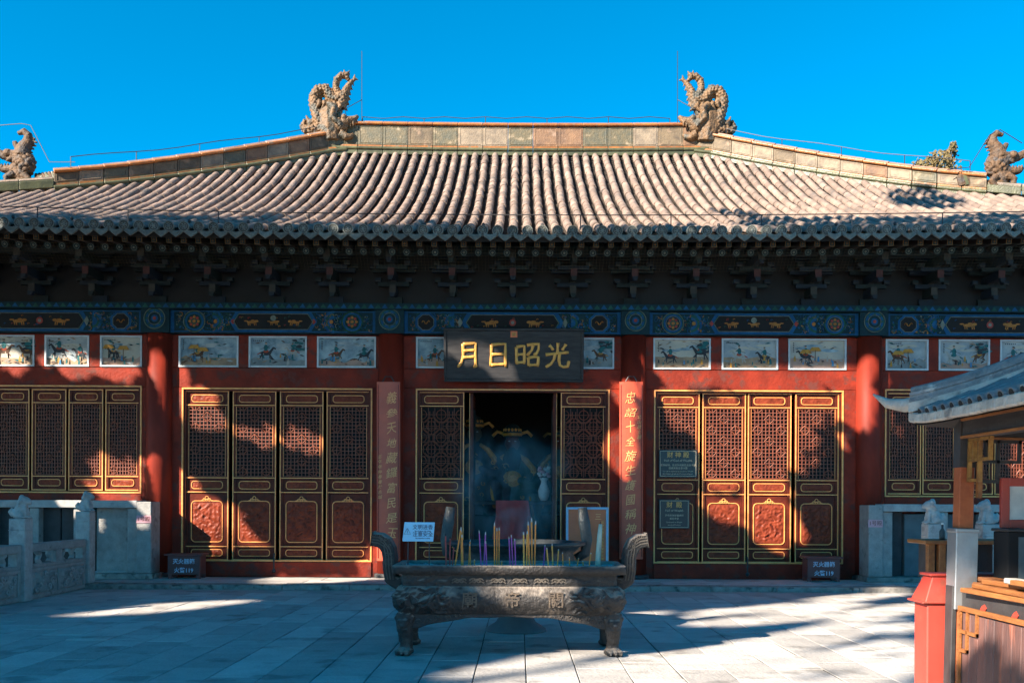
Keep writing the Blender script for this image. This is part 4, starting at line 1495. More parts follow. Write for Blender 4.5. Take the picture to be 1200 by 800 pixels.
# --- fire equipment boxes on the terrace
def firebox(px_, l1, l2, label):
    D_ = 17.3
    t = thing('fire_equipment_box', (P(px_, 676, D_).x, D_, PLZ), label, 'fire box', 'fire equipment boxes on the terrace')
    w_, h = .56, .40
    b = MB()
    b.box(-w_ / 2, w_ / 2, -.16, .16, .07, h, M_firebox)
    for sx in (-1, 1):
        for y_ in (-.15, .11): b.box(sx * w_ / 2, sx * (w_ / 2 - .07), y_, y_ + .04, 0, .07, M_firebox)
    bb_link(b, 'cabinet', t, bevel=.006)
    l = MB()
    l.box(-w_ / 2 - .05, w_ / 2 + .05, -.20, .19, h + .001, h + .03, M_firebox)
    bb_link(l, 'lid', t, bevel=.006)
    d = MB()
    d.box(-w_ / 2 + .03, w_ / 2 - .03, -.168, -.161, h / 2 + .04, h - .02, M_firebox)
    d.box(-w_ / 2 + .03, w_ / 2 - .03, -.168, -.161, .09, h / 2 + .03, M_firebox)
    bb_link(d, 'front_panel', t, bevel=.003)
    for body, z in ((l1, h * .74), (l2, h * .36)):
        o = bpy.data.objects.new('lettering', text_mesh(body, .095, M_lblue, extrude=.001, bold=.002))
        COL.objects.link(o)
        o.parent = t
        o.location = (0, -.170, z)
firebox(219, '灭火器箱', '火警119', 'maroon fire extinguisher box on short legs below the left end of the left doors')
firebox(962, '灭火器箱', '火警119', 'maroon fire extinguisher box on short legs below the right end of the right doors')

# --- low stone screen walls before the window bays
def stone_screen(xs, label, mirror=False):
    t = thing('stone_screen_wall', (xs[0], 17.35, PLZ), label, 'stone wall')
    x0, x1 = xs
    yF, yB = 17.12, 17.6
    zt = VZ(587)
    def part(nm, bx, m, bv=.01):
        b = MB()
        b.box(*bx, m)
        return b.build(nm, t, bevel=bv, at=(bx[0], bx[2], bx[4]))
    inner = x1 if not mirror else x0
    sg = -1 if not mirror else 1
    part('plinth', (min(inner - sg * .08, inner + sg * 30), max(inner - sg * .08, inner + sg * 30), yF - .1, yB, PLZ, PLZ + .09) if False else ((x0, x1 + .06) if not mirror else (x0 - .06, x1)) + (yF - .1, yB, PLZ, PLZ + .09), M_kerb)
    part('pier', (inner, inner + sg * .25, yF, yB, PLZ + .092, zt - .02), M_stone)
    part('pier', (inner + sg * .255, inner + sg * .44, yF + .08, yB, PLZ + .092, zt - .135), M_stone)
    part('cap_slab', (x0 if mirror else x0, inner + sg * .252, yF + .02, yB + .02, zt - .13, zt) if not mirror else (inner + sg * .252, x1, yF + .02, yB + .02, zt - .13, zt), M_stonel)
    far = x0 if not mirror else x1
    # recessed slabs
    n = 5
    a = inner + sg * .445
    L_ = abs(far - a)
    for k in range(n):
        p, q = a + sg * L_ * k / n, a + sg * L_ * (k + 1) / n
        e = sg * .01
        if mirror:
            part('dark_slab', (p + e, p + sg * .25, yF + .30, yB, PLZ + .092, zt - .132), M_stoned)
            part('slate_slab', (p + sg * .255, q - e, yF + .22, yB, PLZ + .092, zt - .17), M_slate)
        else:
            part('recessed_slab', (p - .0 + e, q - e, yF + .24, yB, PLZ + .092, zt - .132), M_stoned if k else M_stone)
            part('ledge', (p + e, q - e, yF + .10, yF + .238, PLZ + .092 + (.36 if k else 0), PLZ + (.56 if k else .12)), M_stonel)
    for k in range(1, 4):
        p = a + sg * L_ * k / 4
        part('pier', (p, p + sg * .16, yF + .06, yF + .239, PLZ + .565 if not mirror else PLZ + .092, zt - .132), M_stone)
    return t
stone_screen((P(-60, 630, 17.12).x, P(177, 630, 17.12).x), 'low grey stone screen wall below the windows at the far left')
stone_screen((P(1018, 630, 17.12).x, P(1262, 630, 17.12).x), 'low grey stone screen wall with blue slabs below the windows at the far right', True)
def pink(px_, py_, D_, label):
    c = P(px_, py_, D_)
    t = thing('wall_label', tuple(c), label, 'label', 'pink labels on the stone screens')
    b = MB()
    b.box(-.125, .125, -.004, .004, -.065, .065, M_pink)
    bb_link(b, 'plate', t)
    o = bpy.data.objects.new('lettering', text_mesh('1号殿', .09, M_firebox, extrude=.001))
    COL.objects.link(o)
    o.parent = t
    o.location = (0, -.006, 0)
pink(168.5, 608, 17.112, 'small pink label on the pier end of the left stone screen')
pink(1026, 613, 17.112, 'small pink label on the pier end of the right stone screen')

# ================================================================== BALUSTRADES WITH LIONS
def lion_mesh():
    E = lambda c, r: ('e', c, r)
    T = lambda p, r: ('t', p, r)
    # sits facing +X, base at z=0, about 0.30 high
    parts = [E((-.03, 0, .07), (.085, .07, .075)), T([(-.04, 0, .06), (.0, 0, .14), (.03, 0, .20)], [.075, .066, .055]),
             E((.045, 0, .235), (.062, .062, .060)), E((.095, 0, .222), (.035, .040, .030)), E((.10, 0, .200), (.024, .03, .014)), E((.115, 0, .238), (.014, .018, .012)),
             T([(.045, .04, .16), (.065, .045, .08), (.07, .045, .02)], [.028, .023, .022]), T([(.045, -.04, .16), (.065, -.045, .08), (.07, -.045, .02)], [.028, .023, .022]),
             E((.09, .045, .016), (.032, .026, .018)), E((.09, -.045, .016), (.032, .026, .018)), E((-.02, .06, .05), (.055, .03, .05)), E((-.02, -.06, .05), (.055, .03, .05)), E((.02, .07, .015), (.04, .02, .016)), E((.02, -.07, .015), (.04, .02, .016)),
             T([(-.10, 0, .03), (-.13, 0, .09), (-.10, 0, .14)], [.02, .025, .015])]
    for q in range(7):
        a = q / 6 * math.pi
        parts.append(E((.01, .066 * math.cos(a), .235 + .062 * math.sin(a)), (.024, .022, .022)))
        parts.append(E((-.01, .06 * math.cos(a), .19 + .05 * math.sin(a)), (.024, .022, .022)))
    for sy in (-1, 1):
        parts.append(E((.03, sy * .055, .285), (.016, .012, .016)))
        parts.append(E((.098, sy * .022, .247), (.012, .012, .012)))
    return sculpt(parts, .0085, M_stonel, 'stone_lion', .004, 26, 1)
LION = lion_mesh()
def post_meshes():
    b = MB()
    b.box(-.115, .115, -.115, .115, 0, 1.16, M_stonel)
    b.box(-.122, .122, -.122, .122, .99, 1.01, M_stonel)
    return b.mesh('post', bevel=.012)
POST = post_meshes()
def carved_rail(L_):
    """a stone panel lying along +Y from 0 to L_, carved face towards +X, pierced below the rail by vase shapes"""
    objs = []
    b = MB()
    b.box(-.07, .07, 0, L_, .68, .80, M_stone)
    objs.append(('top_rail', b.mesh('top_rail', bevel=.012)))
    b = MB()
    b.box(-.06, .06, 0, L_, .46, .50, M_stone)
    b.box(-.06, .06, 0, .12, .50, .68, M_stone)
    b.box(-.06, .06, L_ - .12, L_, .50, .68, M_stone)
    b.box(-.06, .06, L_ / 2 - .10, L_ / 2 + .10, .50, .68, M_stone)
    for c in (L_ * .30, L_ * .70):
        for dy in (-.2, .2):
            b.tube([(0, c + dy * .8, .50), (0, c + dy * 1.0, .56), (0, c + dy * .75, .62), (0, c + dy * 1.0, .68)], [.05, .04, .045, .06], M_stone, 8)
    objs.append(('pierced_band', b.mesh('pierced_band')))
    b = MB()
    b.box(-.055, .04, 0, L_, 0, .46, M_stone)
    for z0, z1 in ((.02, .07), (.40, .45)): b.box(.04, .065, .01, L_ - .01, z0, z1, M_stone)
    for y in (.01, L_ / 2 - .04, L_ - .09): b.box(.04, .064, y, y + .08, .071, .399, M_stone)
    objs.append(('lower_panel', b.mesh('lower_panel', bevel=.005)))
    for c in (.10, L_ / 2 + .05):
        m_ = MB()
        for q in range(7):
            cy_, cz_ = c + (L_ / 2 - .15) * (.14 + .72 * ((q * 5) % 7) / 6), .12 + .225 * ((q * 3) % 7) / 6
            m_.tube([(.078, cy_ + (.062 - .0052 * k) * math.cos(k * .7 + q), cz_ + (.05 - .004 * k) * math.sin(k * .7 + q)) for k in range(11)], .012, M_stonel, 6)
        w_ = L_ / 2 - .15
        m2 = MB()
        relief(m2, c, c + w_, .08, .39, 0, .05, 4 + c, M_stone, 24, 20)
        m_.add([(.045 - v[1], v[0], v[2]) for v in m2.v], m2.f, M_stone)
        objs.append(('carved_panel', m_.mesh('carved_panel', smooth=True)))
    return objs
def balustrade(pts, label, lion_rot, base):
    t = thing('stone_balustrade', (pts[0][0], pts[0][1], 0), label, 'balustrade')
    for i, p in enumerate(pts):
        po = link('post', POST, t, (p[0], p[1], p[2]))
        lo = bpy.data.objects.new('stone_lion', LION)
        COL.objects.link(lo)
        lo.parent = po
        lo.location = (0, 0, 1.16)
        lo.rotation_euler = (0, 0, lion_rot[i])
        lo.scale = (1.12, 1.15, 1.05)
    for i in range(len(pts) - 1):
        a, c = Vector(pts[i]), Vector(pts[i + 1])
        d = c - a
        L_ = math.hypot(d.x, d.y) - .24
        rz_ = math.atan2(d.y, d.x) - math.pi / 2
        st = a + Vector((d.x, d.y, 0)).normalized() * .12
        for nm, me in carved_rail(L_):
            o = link(nm, me, t, st, (0, 0, rz_))
    return t
balustrade([(-7.05, 16.2, PLZ), (-7.0, 14.0, 0), (-6.95, 11.8, 0)][::-1], 'pale stone balustrade with seated lions on its posts at the left of the courtyard', [R(20), R(10), R(0)], 0)
rp = [P(1093.5, 640, 13.2), P(1157, 640, 13.2), P(1222, 640, 13.2)]
balustrade([(v.x, 13.2, 0) for v in rp], 'pale stone balustrade with seated lions behind the stall at the right', [R(172), R(176), R(180)], 0)

# ================================================================== RECTANGULAR INCENSE BURNER
BX, BY = P(597, 700, 9.55).x, 9.55
burner = thing('incense_burner', (BX, BY, 0), 'long rectangular cast iron incense burner on four lion legs in the courtyard', 'incense burner')
def rr_ring(a, c, r, n=10):
    pts = []
    for cx, cy, a0 in ((a - r, c - r, 0), (-a + r, c - r, 90), (-a + r, -c + r, 180), (a - r, -c + r, 270)):
        for i in range(n + 1):
            q = R(a0 + 90 * i / n)
            pts.append((cx + r * math.cos(q), cy + r * math.sin(q)))
    return pts
def resample(pts, n):
    L_ = [0]
    k = len(pts)
    for i in range(k): L_.append(L_[-1] + math.dist(pts[i], pts[(i + 1) % k]))
    out = []
    for j in range(n):
        s = L_[-1] * j / n
        i = max(q for q in range(k) if L_[q] <= s)
        f = (s - L_[i]) / max(1e-9, L_[i + 1] - L_[i])
        p, q = pts[i], pts[(i + 1) % k]
        out.append((p[0] + (q[0] - p[0]) * f, p[1] + (q[1] - p[1]) * f))
    return out
def loft(name, rows, m, N=220, rel=None, capb=True, capt=True):
    b = MB()
    vs = []
    for (z, a, c, r) in rows:
        for x, y in resample(rr_ring(a, c, r), N):
            if rel:
                d = rel(x, y, z)
                nx_, ny_ = (x / a) ** 5, (y / c) ** 5
                l = math.hypot(nx_, ny_) or 1
                x, y = x + nx_ / l * d, y + ny_ / l * d
            vs.append((x, y, z))
    fs = []
    for i in range(len(rows) - 1):
        for j in range(N):
            j2 = (j + 1) % N
            fs.append((i * N + j, i * N + j2, (i + 1) * N + j2, (i + 1) * N + j))
    if capb: fs.append(tuple(range(N - 1, -1, -1)))
    if capt: fs.append(tuple((len(rows) - 1) * N + j for j in range(N)))
    b.add(vs, fs, m)
    o = bb_link(b, name, burner, smooth=True)
    return o
def carve(x, y, z):
    u = abs(x)
    a = max(.12, min(1, (u - .50) / .10))
    s_ = x * 12 + (7 if x > 0 else 0)
    wv = n3(s_ * .7, z * 9, y * 6) * 2
    d = .020 * max(-.4, 1 - 2.6 * abs(n3(s_ * 1.3 + wv * .5, z * 19 + wv, y * 9)))
    d += .016 * max(0, math.sin(s_ * 2.6 + z * 42 + wv * 3))
    return a * d + .004 * n3(x * 30, y * 30, z * 30)
bulge = [(.37, .95, .33, .06)] + [(.383 + .25 * q / 22, 1.0 + .066 * math.sin(math.pi * (q + .6) / 23.2) , .37 + .066 * math.sin(math.pi * (q + .6) / 23.2), .09) for q in range(23)] + [(.64, .985, .355, .08)]
loft('bulging_body', bulge, M_bronze, 520, carve)
neck = [(.630, 1.0, .365, .07)] + [(.64 + .10 * q / 8, .995, .365, .07) for q in range(9)] + [(.75, 1.02, .38, .07)]
def carve2(x, y, z):
    e = min(1, max(0, (.74 - z) / .02)) * min(1, max(0, (z - .645) / .02))
    if abs(x) > .52: return e * .012 * max(-.3, 1 - 2.6 * abs(n3(x * 12, z * 22, y * 8)))
    return 0
loft('neck', neck, M_bronze, 300, carve2)
loft('rim', [(.748, 1.03, .40, .06), (.752, 1.075, .42, .05), (.826, 1.08, .425, .05), (.832, 1.07, .415, .05), (.832, 1.03, .375, .05), (.78, 1.01, .36, .05)], M_bronze, 160, capt=False)
b = MB()
def ashf(u, v):
    x, y = -1.02 + 2.04 * u, -.365 + .73 * v
    return (x, y, .797 + .02 * n3(x * 5, y * 5, 1) + .012 * n3(x * 22, y * 22, 2))
b.grid(ashf, 90, 34, M_ash)
bb_link(b, 'ash_bed', burner, smooth=True)
# scroll reliefs on the neck and raised characters on the body
b = MB()
for x in (-.30, -.10, .10, .30, .46, -.46):
    big = abs(x) in (.30, .10) or True
    for sx in (-1, 1):
        b.tube([(x + sx * (.035 + .03 * math.cos(q * .75)) * (1 - q * .05), -.375, .69 + .022 * math.sin(q * .75) * (1 - q * .05)) for q in range(10)], .0075, M_bronzel, 5)
    b.tube([(x - .07, -.374, .668), (x, -.374, .705), (x + .07, -.374, .668)], .006, M_bronzel, 5)
bb_link(b, 'cloud_scroll', burner)
for ch_, x in (('廟', -.36), ('帝', .03), ('關', .43)):
    o = bpy.data.objects.new('raised_character', text_mesh(ch_, .155, mat('worn gilt iron', (.12, .085, .055), (.06, .045, .035), 14, .65, .5, 60), extrude=.006, bold=.002))
    COL.objects.link(o)
    o.parent = burner
    o.location = (x, -.436, .512)
# cast dragons and clouds winding over the front of the body
def bulge_y(z): return -(.37 + .066 * math.sin(math.pi * ((z - .383) / .25 * 22 + .6) / 23.2)) - .004
for sx in (-1, 1):
    b = MB()
    pts, rs = [], []
    for q in range(30):
        u = q / 29
        x = .62 + .37 * u
        z = .508 + .062 * math.sin(u * 9.5 + .5) * (1 - .3 * u)
        pts.append((sx * x, bulge_y(z), z))
        rs.append(.012 + .010 * math.sin(math.pi * min(1, u * 1.1 + .08)))
    b.tube(pts, rs, M_bronze, 7)
    for q in range(1, 29, 1):
        p = pts[q]
        b.ball((p[0], p[1] - rs[q] * .8, p[2] + (.006 if q % 2 else -.006)), (.007, .006, .008), M_bronze, 6, 4)
    h = pts[0]
    b.ball((h[0] - sx * .02, h[1] - .004, h[2]), (.034, .022, .026), M_bronze, 9, 6)
    b.tube([h, (h[0] - sx * .07, h[1] - .01, h[2] + .012)], [.018, .008], M_bronze, 6)
    b.tube([h, (h[0] - sx * .065, h[1] - .01, h[2] - .02)], [.014, .006], M_bronze, 6)
    for e in (.01, .03): b.tube([(h[0], h[1] - .01, h[2] + .02), (h[0] + sx * .05, h[1] - .012, h[2] + .03 + e)], [.008, .003], M_bronze, 5)
    bb_link(b, 'dragon_relief', burner, smooth=True)
    for q in range(9):
        u = (q + .5) / 9
        x, z = .60 + .40 * u, .508 - .066 * math.sin(u * 9.5 + .5)
        b = MB()
        b.tube([(sx * (x + (.026 - .0022 * k) * math.cos(k * .75)), bulge_y(z) - .002, z + (.020 - .0016 * k) * math.sin(k * .75)) for k in range(10)], .0065, M_bronze, 5)
        bb_link(b, 'cloud_scroll', burner)
# aprons
def apron_poly(a):
    pts = [(-a, .40), (-a, .235)]
    for q in range(0, 25):
        u = -1 + 2 * q / 24
        x = u * (a - .16)
        z = .362 - .10 * abs(u) ** 2.6 - .012 * abs(math.sin(u * 7))
        pts.append((x, z))
    pts += [(a, .235), (a, .40)]
    return pts
for sy in (-1, 1):
    b = MB()
    b.prism(apron_poly(.98), sy * .345 - .02, sy * .345 + .02, M_bronze)
    bb_link(b, 'apron', burner, bevel=.006)
    for sx in (-1, 1):
        for q in range(5):
            g = MB()
            cx, cz = sx * (.84 - .09 * q), .31 + .013 * q
            g.tube([(cx + (.030 - .003 * k) * math.cos(k * .8), sy * .345 + sy * .022, cz + (.022 - .0015 * k) * math.sin(k * .8)) for k in range(9)], .007, M_bronze, 5)
            bb_link(g, 'apron_scroll', burner)
# legs: lion masks over clawed feet
def leg_mesh():
    E = lambda c, r: ('e', c, r)
    T = lambda p, r: ('t', p, r)
    parts = [T([(0, 0, .38), (0, -.02, .29), (.0, -.035, .22), (.01, -.01, .13), (.0, -.01, .06)], [.095, .09, .072, .056, .062]),
             E((0, -.07, .30), (.065, .05, .05)), E((0, -.11, .275), (.032, .026, .022)), E((-.035, -.095, .315), (.02, .02, .018)), E((.035, -.095, .315), (.02, .02, .018)), E((0, -.09, .24), (.05, .03, .016)),
             E((-.07, -.04, .34), (.03, .03, .03)), E((.07, -.04, .34), (.03, .03, .03)), E((0, -.03, .035), (.085, .085, .038))]
    for q in (-1, 0, 1): parts += [E((q * .048, -.095, .030), (.028, .045, .030)), E((q * .05, -.135, .016), (.013, .022, .013))]
    for q in range(5):
        a = -.8 + q * .4
        parts.append(T([(.07 * math.sin(a), -.06 * math.cos(a) - .01, .22), (.062 * math.sin(a), -.055 * math.cos(a) - .005, .12)], [.016, .012]))
    return sculpt(parts, .010, M_bronze, 'lion_leg', .005, 22, 1)
LEG = leg_mesh()
for sx in (-1, 1):
    for sy in (-1, 1):
        o = bpy.data.objects.new('lion_leg', LEG)
        COL.objects.link(o)
        o.parent = burner
        o.location = (sx * .955, sy * .30, 0)
        o.rotation_euler = (0, 0, (R(-12 * -sx) if sy < 0 else R(180 + 12 * -sx)))
# ear handles
for sx in (-1, 1):
    path = [(1.0, .66), (1.07, .64), (1.125, .68), (1.14, .78), (1.142, .88), (1.155, .96), (1.19, 1.02), (1.24, 1.05), (1.31, 1.06)]
    wid = [.05, .055, .06, .06, .06, .062, .066, .068, .06]
    vs, fs = [], []
    k = len(path)
    for i in range(k):
        p, q = path[max(0, i - 1)], path[min(k - 1, i + 1)]
        t = Vector((q[0] - p[0], q[1] - p[1])).normalized()
        n_ = Vector((-t.y, t.x))
        for s_, y_ in ((1, -.13), (1, .13), (-1, .13), (-1, -.13)):
            vs.append((sx * (path[i][0] + n_.x * s_ * wid[i]), y_, path[i][1] + n_.y * s_ * wid[i]))
    for i in range(k - 1):
        for j in range(4): fs.append((i * 4 + j, i * 4 + (j + 1) % 4, (i + 1) * 4 + (j + 1) % 4, (i + 1) * 4 + j))
    fs += [(0, 1, 2, 3), tuple(4 * (k - 1) + j for j in (3, 2, 1, 0))]
    b = MB()
    b.add(vs, fs, M_bronze)
    o = bb_link(b, 'ear_handle', burner, bevel=.012)
    g = MB()
    for f in (-.45, 0, .45):
        g.tube([(sx * (path[i][0]) + f * .06 * (1 if i < 6 else 0), -.133, path[i][1] + (f * .06 if i >= 6 else 0)) for i in range(2, k)], .006, M_bronzel, 5)
    for i in range(3, k - 1):
        for e in (-.02, .02):
            g.tube([(sx * path[i][0] + e + .012 * math.cos(q), -.134, path[i][1] + .04 + .012 * math.sin(q)) for q in range(6)], .0045, M_bronzel, 4)
    s_ = bb_link(g, 'key_pattern', o)

# --- incense sticks
M_inc = {'orange': mat('orange incense', (.85, .30, .06), (.7, .22, .04), 9, .7), 'purple': mat('purple incense', (.42, .10, .36), (.34, .08, .3), 9, .7), 'red': mat('red incense', (.45, .08, .06), (.35, .06, .05), 9, .7), 'yellow': mat('yellow incense', (.85, .42, .09), (.7, .3, .06), 9, .7)}
M_ember = mat('burnt stick end', (.55, .52, .48), (.3, .28, .27), 30, .9)
M_ctip = mat('charred tip', (.03, .03, .035), None, 9, .9)
_stk = {}
def stick(px_, py_top, D_, kind, label, group, r=.006, tip=M_ember, lean=0, ly=0):
    r *= .72
    lean += rng.uniform(-.02, .02)
    ly += rng.uniform(-.03, .03)
    py_top += rng.uniform(-5, 6)
    base = Vector((P(px_, 662, D_).x, D_, .79))
    top = P(px_, py_top, D_).z
    h = top - base.z
    t = thing('incense_stick', tuple(base), label, 'incense stick', group)
    b = MB()
    b.tube([(0, 0, 0), (lean * .9, ly * .9, h * .92)], r, M_inc[kind], 7)
    bb_link(b, 'stick', t)
    b = MB()
    b.tube([(lean * .9, ly * .9, h * .921), (lean, ly, h)], [r, r * .7], tip, 7)
    bb_link(b, 'burnt_tip', t)
for k, (px_, y_, ln) in enumerate(((523, 624, -.02), (527, 623, .0), (530, 640, .03))):
    stick(px_, y_, 9.5 + .03 * k, 'red', ('tall red incense stick with charred tip, leftmost of the three by the blue sign', 'middle red incense stick with charred tip by the blue sign', 'short red incense stick leaning right by the blue sign')[k], 'red incense sticks at the left of the burner', .010, M_ctip, ln)
for k, (px_, y_, ln, D_) in enumerate(((533, 618, .045, 9.45), (541, 615, 0, 9.5), (542.5, 622, .0, 9.4), (549, 634, 0, 9.6), (551.5, 635, 0, 9.55))):
    stick(px_, y_, D_, 'orange', ('orange incense stick leaning right into the thick left bunch', 'tallest straight orange stick of the thick left bunch', 'front orange stick of the thick left bunch', 'short orange stick right of the thick left bunch, left of a close pair', 'short orange stick right of the thick left bunch, right of a close pair')[k], 'orange incense sticks left of the purple ones', .011 if k < 3 else .009, lean=ln)
for px0, g in ((566, 'left'), (600, 'right')):
    for k in range(3):
        stick(px0 + 3.2 * k - 2, (621, 622, 628)[k] + (2 if g == 'right' else 0), 9.5 - .03 * k, 'purple', '%s purple incense stick of the %s purple bunch' % (('left', 'middle', 'right')[k], g), 'purple incense sticks', .0085, lean=-.012 + .008 * k)
for px0, n_, tops, col, nm in ((580.5, 3, (615, 613, 618), 'orange', 'the slim bunch between the two purple bunches'), (615, 2, (626, 624), 'yellow', 'the close pair left of the tallest bunch'), (621.5, 3, (613, 610, 615), 'orange', 'the tallest bunch at the centre right'), (644, 3, (638, 640, 641), 'yellow', 'the spread trio right of centre')):
    for k in range(n_):
        stick(px0 + (3.0 if n_ == 3 and nm[4] != 's' or n_ == 2 else 2.6) * k - 1 + (2.5 * k if 'spread' in nm else 0), tops[k], 9.45 + .03 * k, col, '%s stick of %s' % ((('left', 'middle', 'right') if n_ == 3 else ('left', 'right'))[k] + ' ' + col + ' incense', nm), 'orange and yellow incense sticks', .011 if 'tallest' in nm else .009, lean=.006 * (k - 1))
stick(637, 640, 9.7, 'purple', 'single purple incense stick standing right of the tallest bunch', 'purple incense sticks', .0085)
for k, (px_, y_) in enumerate(((556, 652), (588, 655), (660, 650), (668, 648), (676, 655), (684, 654), (690, 649))):
    stick(px_, y_, 9.4 + .05 * (k % 3), 'orange', ('stub between the left pair and the purple bunch', 'stub under the slim bunch', 'stub left of the curled ash stub', 'curled ash stub at the right', 'short stub right of the curled one', 'stub left of the pale candle', 'stub beside the pale candle')[k].join(['burnt down incense ', '']), 'burnt down incense stubs', .008, lean=.01 * (-1) ** k)
ct = thing('altar_candle', tuple(Vector((P(701, 662, 9.5).x, 9.5, .79))), 'tall pale green candle standing at the right of the burner', 'candle')
b = MB()
b.tube([(0, 0, 0), (.0, 0, .10), (.012, 0, .30), (.02, 0, .42)], [.030, .026, .024, .017], mat('pale wax', (.46, .50, .40), (.34, .38, .3), 14, .5), 9)
bb_link(b, 'wax', ct, smooth=True)
b = MB()
b.tube([(.02, 0, .42), (.021, 0, .445)], .004, M_ctip, 5)
bb_link(b, 'wick', ct)

# --- blue notice on a stem at the left of the burner
c = P(490.5, 634, 9.35)
sgn = thing('notice_sign', (c.x, 9.35, .79), 'small light blue sign with a warning triangle, standing in the burner at its left', 'sign')
w_, h = 38 * 9.35 / FPX, 22.5 * 9.35 / FPX
zb = c.z - .79
b = MB()
b.add([(-w_ / 2 + .012 * 0, -.006, zb), (w_ / 2 - .015, -.006, zb), (w_ / 2, -.006, zb + h), (-w_ / 2 + .02, -.006, zb + h), (-w_ / 2, .006, zb), (w_ / 2 - .015, .006, zb), (w_ / 2, .006, zb + h), (-w_ / 2 + .02, .006, zb + h)],
      [(0, 1, 2, 3), (7, 6, 5, 4), (0, 4, 5, 1), (1, 5, 6, 2), (2, 6, 7, 3), (3, 7, 4, 0)], M_sky_sign)
bb_link(b, 'plate', sgn, bevel=.002)
for body, z, sz in (('文明进香', .73, .043), ('注意安全', .36, .043), ('Burn incense with civility', .54, .0135), ('Pay attention to safety', .17, .0135)):
    o = bpy.data.objects.new('lettering', text_mesh(body, sz * 1.12, M_navy, extrude=.0006, bold=.0006))
    COL.objects.link(o)
    o.parent = sgn
    o.location = (.040, -.0075, zb + h * z)
b = MB()
ring(b, [(-.105 + .036 * math.sin(R(120 * q)), zb + h * .48 + .036 * math.cos(R(120 * q))) for q in range(3)], -.008, .0025, M_navy, 4)
b.box(-.107, -.103, -.009, -.007, zb + h * .48 - .006, zb + h * .48 + .016, M_navy)
b.box(-.107, -.103, -.009, -.007, zb + h * .48 - .014, zb + h * .48 - .010, M_navy)
bb_link(b, 'warning_triangle', sgn)
for sx in (-.10, .10):
    b = MB()
    b.tube([(sx, .012, -.01), (sx, .012, zb + h * .6)], .006, M_wire, 6)
    bb_link(b, 'stem', sgn)

# ================================================================== ROUND CAULDRON BEHIND
RX, RY = P(605, 634, 11.0).x, 11.0
ca = thing('round_cauldron', (RX, RY, 0), 'round dark bronze incense cauldron on a pedestal behind the long burner', 'incense burner')
b = MB()
b.lathe([(.34, 0), (.33, .03), (.22, .10), (.15, .22), (.14, .26), (.2, .30)], 0, 0, M_slate, 24)
bb_link(b, 'pedestal', ca, smooth=True)
b = MB()
b.lathe([(.2, .29), (.42, .36), (.58, .48), (.66, .62), (.66, .74), (.63, .86), (.70, .93), (.765, .955), (.765, .985), (.70, .985), (.66, .93), (.6, .9)], 0, 0, M_iron2, 48)
bb_link(b, 'bowl', ca, smooth=True)
b = MB()
for q in range(14):
    a = q * 2 * math.pi / 14
    b.tube([(.665 * math.cos(a) + .05 * math.cos(k * .8) * -math.sin(a), .665 * math.sin(a) + .05 * math.cos(k * .8) * math.cos(a), .68 + .05 * math.sin(k * .8)) for k in range(9)], .012, M_iron2, 5)
bb_link(b, 'cloud_relief', ca)
b = MB()
b.lathe([(.66, .90), (.4, .915), (0.01, .92)], 0, 0, M_ash, 24)
bb_link(b, 'ash_bed', ca)
for sx in (-1, 1):
    b = MB()
    pth = [(sx * .66, 0, .80), (sx * .76, 0, .86), (sx * .78, 0, 1.0), (sx * .75, 0, 1.2), (sx * .73, 0, 1.36)]
    b.tube(pth, [.05, .06, .062, .066, .05], M_iron2, 10, flat=(.6, 1))
    bb_link(b, 'ear_handle', ca, smooth=True)

# ================================================================== RED NOTICE BOARD BY THE DOOR
D_ = 16.9
a, c = P(663, 664, D_), P(713, 594, D_)
nb = thing('notice_board', ((a.x + c.x) / 2, D_, PLZ), 'orange red notice board in a pale blue frame standing right of the doorway', 'notice board')
w_, z0, z1 = c.x - a.x, a.z - PLZ, c.z - PLZ
b = MB()
b.box(-w_ / 2 + .04, w_ / 2 - .04, -.012, .012, z0 + .04, z1 - .04, M_orangered)
bb_link(b, 'board', nb)
b = MB()
for q in ((-w_ / 2, -w_ / 2 + .04, z0, z1), (w_ / 2 - .04, w_ / 2, z0, z1), (-w_ / 2 + .04, w_ / 2 - .04, z0, z0 + .04), (-w_ / 2 + .04, w_ / 2 - .04, z1 - .04, z1)): b.box(q[0], q[1], -.025, .025, q[2], q[3], M_bluefr)
bb_link(b, 'frame', nb, bevel=.006)
for sx in (-1, 1):
    b = MB()
    b.box(sx * w_ / 2 - .02, sx * w_ / 2 + .02, -.02, .02, .031, z0 - .003, M_bluefr)
    b.box(sx * w_ / 2 - .03, sx * w_ / 2 + .03, -.22, .22, 0, .03, M_bluefr)
    bb_link(b, 'foot', nb)
o = text_mesh('三', .12, M_ivory, extrude=.001)
for body, x, z, s_ in (('三', w_ * .26, z1 - .17, .12), ('香', -.02, z0 + .32, .10), ('火', -.02, z0 + .2, .09)):
    o = bpy.data.objects.new('character', text_mesh(body, s_, M_ivory, extrude=.001))
    COL.objects.link(o)
    o.parent = nb
    o.location = (x, -.014, z)
for q in range(12):
    o = bpy.data.objects.new('small_character', text_mesh('请勿吸烟文明敬香保护文物'[q], .046, M_goldchar, extrude=.001))
    COL.objects.link(o)
    o.parent = nb
    o.location = (w_ * .36, -.014, z1 - .26 - .056 * q)

